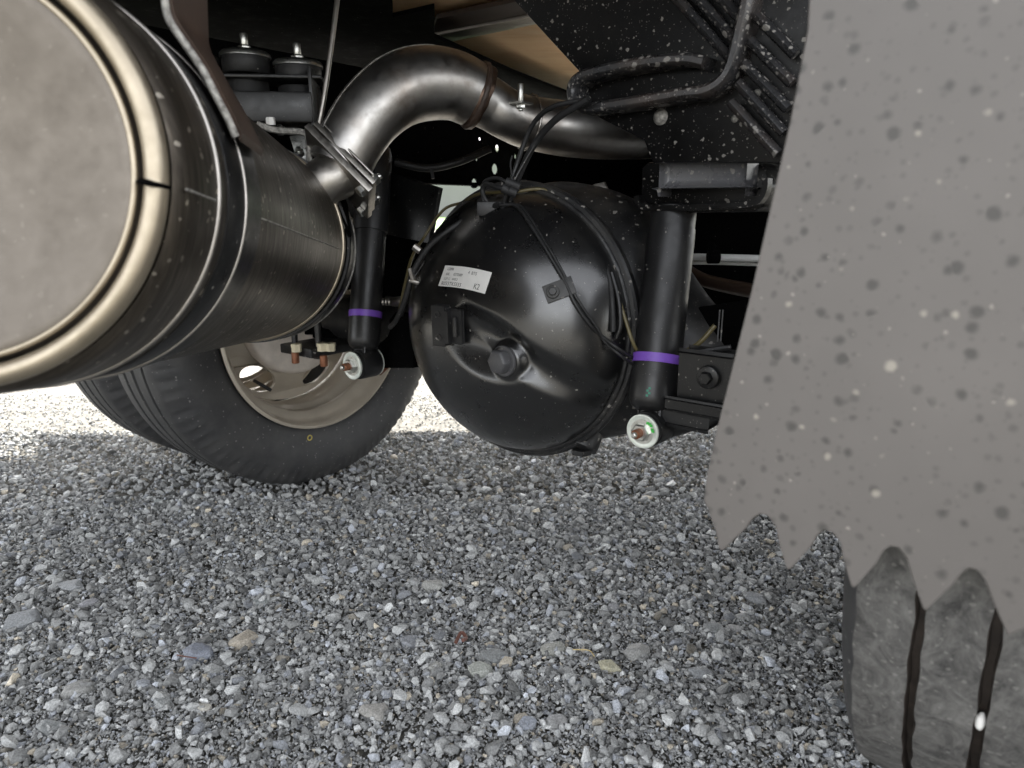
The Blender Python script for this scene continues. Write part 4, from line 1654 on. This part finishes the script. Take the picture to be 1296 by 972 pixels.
# ---- near chassis bracket, upper right
BN = -V
BP = P(800, 120, .98)
def bp(px, py, off=0): return onplane(px, py, BP, BN) + BN * off
bm = bmesh.new()
add_plate(bm, [bp(*q) for q in [(520, -150), (650, 0), (737, 95), (743, 138), (752, 146), (815, 178), (826, 206), (1010, 206), (1060, -150)]], V, .02, .002)
br = link('chassis_bracket', bm, M['splashed'], truck, True, 30)
tag(br, 'heavy black chassis bracket spattered with pale mud')
bm = bmesh.new()
lip = [bp(*q) for q in [(905, 84), (880, 80), (830, 84), (780, 93), (752, 101), (741, 112), (741, 127), (748, 137), (762, 140), (820, 132), (880, 122), (905, 119), (925, 108), (938, 88), (948, 50), (957, 10), (962, -40)]]
pth = catmull(lip, 5)
rings = []
for i, p in enumerate(pth):
    t = (pth[min(i + 1, len(pth) - 1)] - pth[max(i - 1, 0)]).normalized()
    s = t.cross(BN).normalized()
    w_ = .0078
    rings.append([p - s * w_, p - s * w_ * .9 + BN * .036, p - s * w_ * .4 + BN * .040, p + s * w_ * .4 + BN * .040, p + s * w_ * .9 + BN * .036, p + s * w_])
add_ring_strip(bm, rings)
bmesh.ops.recalc_face_normals(bm, faces=bm.faces)
tag(link('raised_lip', bm, M['lit_worn'], br, True, 45), 'rounded raised lip pressed round the bracket')
# slanted ribs at its right
ribs_ = []
for i, ((x0, y0), (x1, y1)) in enumerate([((846, -20), (932, 78)), ((872, -20), (944, 62)), ((902, -20), (950, 34)), ((950, 84), (1003, 140)), ((943, 108), (998, 170)), ((934, 132), (990, 196)), ((958, 56), (1008, 108)), ((966, 25), (1012, 72))]):
    ribs_.append(lambda b, q=(x0, y0, x1, y1): add_tube(b, [bp(q[0], q[1], .022), bp(q[2], q[3], .016)], .0095, 8, 2, flat=.7))
each('rib', ribs_, M['lit_worn'], br, True, 50)
def wspot(px, py, r_):
    return lambda b: bmesh.ops.create_icosphere(b, subdivisions=3, radius=r_, matrix=Matrix.Translation(bp(px, py, -r_ * .55)))
each('weld_spot', [wspot(836, 148, .013), wspot(958, 118, .006), wspot(930, 150, .006)], M['weld'], br, True, 60)
bm = bmesh.new()
add_tube(bm, [bp(995, -20, -.03), bp(988, 70, -.03)], .006, 10, 2)
link('brake_pipe', bm, M['cream'], truck)
# upper shock mount: a short channel, open lip below
SM0 = P(850, 240, 1.07)
bm = bmesh.new()
SMn = -V
def sp(px, py, off=0): return onplane(px, py, P(860, 240, 1.02), SMn) + SMn * off
pl = [(812, 212), (820, 205), (900, 203), (955, 202), (968, 212), (974, 235), (966, 262), (955, 268), (830, 270), (816, 262), (811, 245)]
add_plate(bm, [sp(*q) for q in pl], V, .10, .004)
um = link('upper_shock_mount', bm, M['splashed'], truck, True, 40)
tag(um, 'rounded black upper shock mount flecked with mud')
bm = bmesh.new()
pth = catmull([sp(*q) for q in [(974, 226), (973, 238), (968, 250), (955, 258), (900, 262), (840, 263), (822, 262), (814, 256), (812, 248)]], 4)
rings = []
for i, p in enumerate(pth):
    t = (pth[min(i + 1, len(pth) - 1)] - pth[max(i - 1, 0)]).normalized()
    s = t.cross(SMn).normalized(); w_ = .004
    rings.append([p - s * w_, p - s * w_ + SMn * .018, p + s * w_ + SMn * .018, p + s * w_])
add_ring_strip(bm, rings)
bmesh.ops.recalc_face_normals(bm, faces=bm.faces)
link('lip', bm, M['splashed'], um, True, 45)
bm = bmesh.new()
rings = []
for k in range(13):
    s = k / 12
    x = 838 + (962 - 838) * s
    c = sp(x, 219, 0); k_ = (1 - abs(2 * s - 1.1) ** 6 * .55)
    ring = []
    for j in range(9):
        th = math.pi * j / 8
        ring.append(c + Z * (math.cos(th) * .021 * k_ - .006) + SMn * (math.sin(th) * .024 * k_))
    rings.append(ring)
add_box(bm, sp(903, 221, .012), (sp(958, 219) - sp(842, 222)).normalized(), SMn, Z, .124, .036, .037, .011)
bmesh.ops.recalc_face_normals(bm, faces=bm.faces)
link('bush_housing', bm, M['dusty'], um, True, 75)

# small parts right of the near shock
bm = bmesh.new()
add_tube(bm, [P(868, 325, 1.5), P(910, 326, 1.46), P(985, 328, 1.42)], .0075, 14, 2)
add_tube(bm, [P(868, 333, 1.52), P(910, 333, 1.48), P(985, 336, 1.44)], .0035, 10, 2)
tag(link('white_tube', bm, M['whitepaint'], truck), 'pale bright tube right of the near shock')
bm = bmesh.new()
q = P(903, 325, 1.44)
add_cyl(bm, q - Vector((.012, 0, 0)), q + Vector((.012, .0, 0)), .014, 16, .002)
add_hex(bm, P(900, 312, 1.4), Vector((-.3, -1, 0)), .010, .008)
link('tube_clamp', bm, M['dark'], truck)
bm = bmesh.new()
add_tube(bm, [P(850, 330, 1.45), P(885, 352, 1.38), P(920, 362, 1.3), (P(975, 372, 1.2))], .013, 12, 4)
link('hose', bm, M['brownsteel'], truck)
bm = bmesh.new()
pb = P(897, 478, .98)
add_box(bm, pb, U, V, Z, .065, .03, .068, .006)
add_box(bm, pb - V * .005 - Z * .038 , U, V, Z, .09, .05, .014, .004)
bk = link('axle_bracket', bm, M['black'], truck, True, 40)
tag(bk, 'square black bracket with a bolt beside the near shock')
bm = bmesh.new()
add_cyl(bm, P(899, 476, .965), P(899, 476, .965) - V * .012, .016, 24, .002)
add_hex(bm, P(899, 476, .965) - V * .012, -V, .009, .009)
link('bolt', bm, M['black'], bk, True, 30)
bm = bmesh.new()
for k in range(4):
    add_tube(bm, [P(862, 455 + 11 * k, 1.0), P(884, 446 + 12 * k, .98), P(925, 440 + 13 * k, .97)], .0045, 8, 3)
link('rib', bm, M['housing'], bk)
bm = bmesh.new()
add_plate(bm, [P(860, 392, 1.12), P(915, 385, 1.05), P(945, 380, 1.02), P(945, 465, 1.02), P(860, 465, 1.12)], V, .02, .002)
link('mount_plate', bm, M['dark'], truck)
bm = bmesh.new()
add_tube(bm, [P(911, 392, 1.0), P(908, 432, 1.0)], .0012, 8, 2)
add_tube(bm, [P(915, 392, 1.0), P(912, 432, 1.0)], .0012, 8, 2)
link('clip', bm, M['housing'], truck)
line('brake_pipe', [(862, 448, 1.03), (885, 434, 1.01), (905, 412, 1.0)], .0035, M['yellowline'])

# dark parts in the gap between the far shock and the cover
bm = bmesh.new()
add_plate(bm, [P(486, 216, 1.52), P(556, 238, 1.42), P(542, 308, 1.42), P(486, 296, 1.52)], V, .012, .002)
tag(link('bump_stop_box', bm, M['black'], truck), 'dark box between the elbow and the cover')
bm = bmesh.new()
add_tube(bm, [P(500, 205, 1.5), P(540, 213, 1.5), P(580, 205, 1.5), P(620, 188, 1.52)], .008, 12, 5)
add_tube(bm, [P(546, 214, 1.49), P(548, 226, 1.49)], .004, 8, 2)
tag(link('hose', bm, M['rubber'], truck), 'ribbed black hose below the elbow')
bm = bmesh.new()
add_tube(bm, [P(490, 380, 1.48), P(500, 382, 1.46), P(512, 380, 1.44)], .010, 12, 3)
for k in range(3):
    add_cyl(bm, P(484 + 4 * k, 382, 1.44), P(486 + 4 * k, 382, 1.44), .008, 14)
link('brake_fitting', bm, M['steel'], truck)
bm = bmesh.new()
add_plate(bm, [P(476, 345, 1.56), P(522, 340, 1.5), P(522, 430, 1.5), P(476, 430, 1.56)], V, .02, .002)
link('mount_plate', bm, M['dark'], truck)
bm = bmesh.new()
add_plate(bm, [P(395, 416, 1.62), P(445, 420, 1.62), P(445, 432, 1.62), P(395, 428, 1.62)], V, .03, .003)
add_plate(bm, [P(385, 398, 1.66), P(450, 398, 1.66), P(450, 424, 1.66), P(385, 424, 1.66)], V, .02, .003)
ss_ = link('spring_seat', bm, M['dark'], truck)
def sb(px, py, r_):
    q = P(px, py - 6, 1.50)
    return lambda b: add_lathe(b, q, -Z, [(0, r_), (.007, r_), (.0075, r_ * .93), (.017, r_ * .93)], 6, cap=(True, True))
def st_(px, py):
    q = P(px, py - 2, 1.50)
    return lambda b: add_cyl(b, q - Z * .008, q - Z * .032, .0080, 14, .002)
each('u_bolt_nut', [sb(375, 441, .0115), sb(408, 440, .0125), sb(418, 440, .0115)], M['cream'], ss_)
each('u_bolt_end', [st_(373, 443), st_(409, 447)], M['rust'], ss_)
bm = bmesh.new()
add_plate(bm, [P(478, 286, 1.62), P(552, 300, 1.62), P(536, 352, 1.62), P(478, 352, 1.62)], V, .03, .002)  # dark plate added to hide the bright ground showing through this gap
link('blackout_plate', bm, M['dark'], truck)
# pale bracket at top right of the cover
bm = bmesh.new()
add_plate(bm, [P(715, 243, 1.4), P(765, 230, 1.4), P(772, 246, 1.4), P(748, 252, 1.4), P(730, 250, 1.4)], V, .004, .0006)
add_hex(bm, P(756, 241, 1.39), Vector((0, -1, 0)), .008, .006)
tag(link('tab', bm, M['steel'], truck), 'pale steel tab with a bolt above the cover')
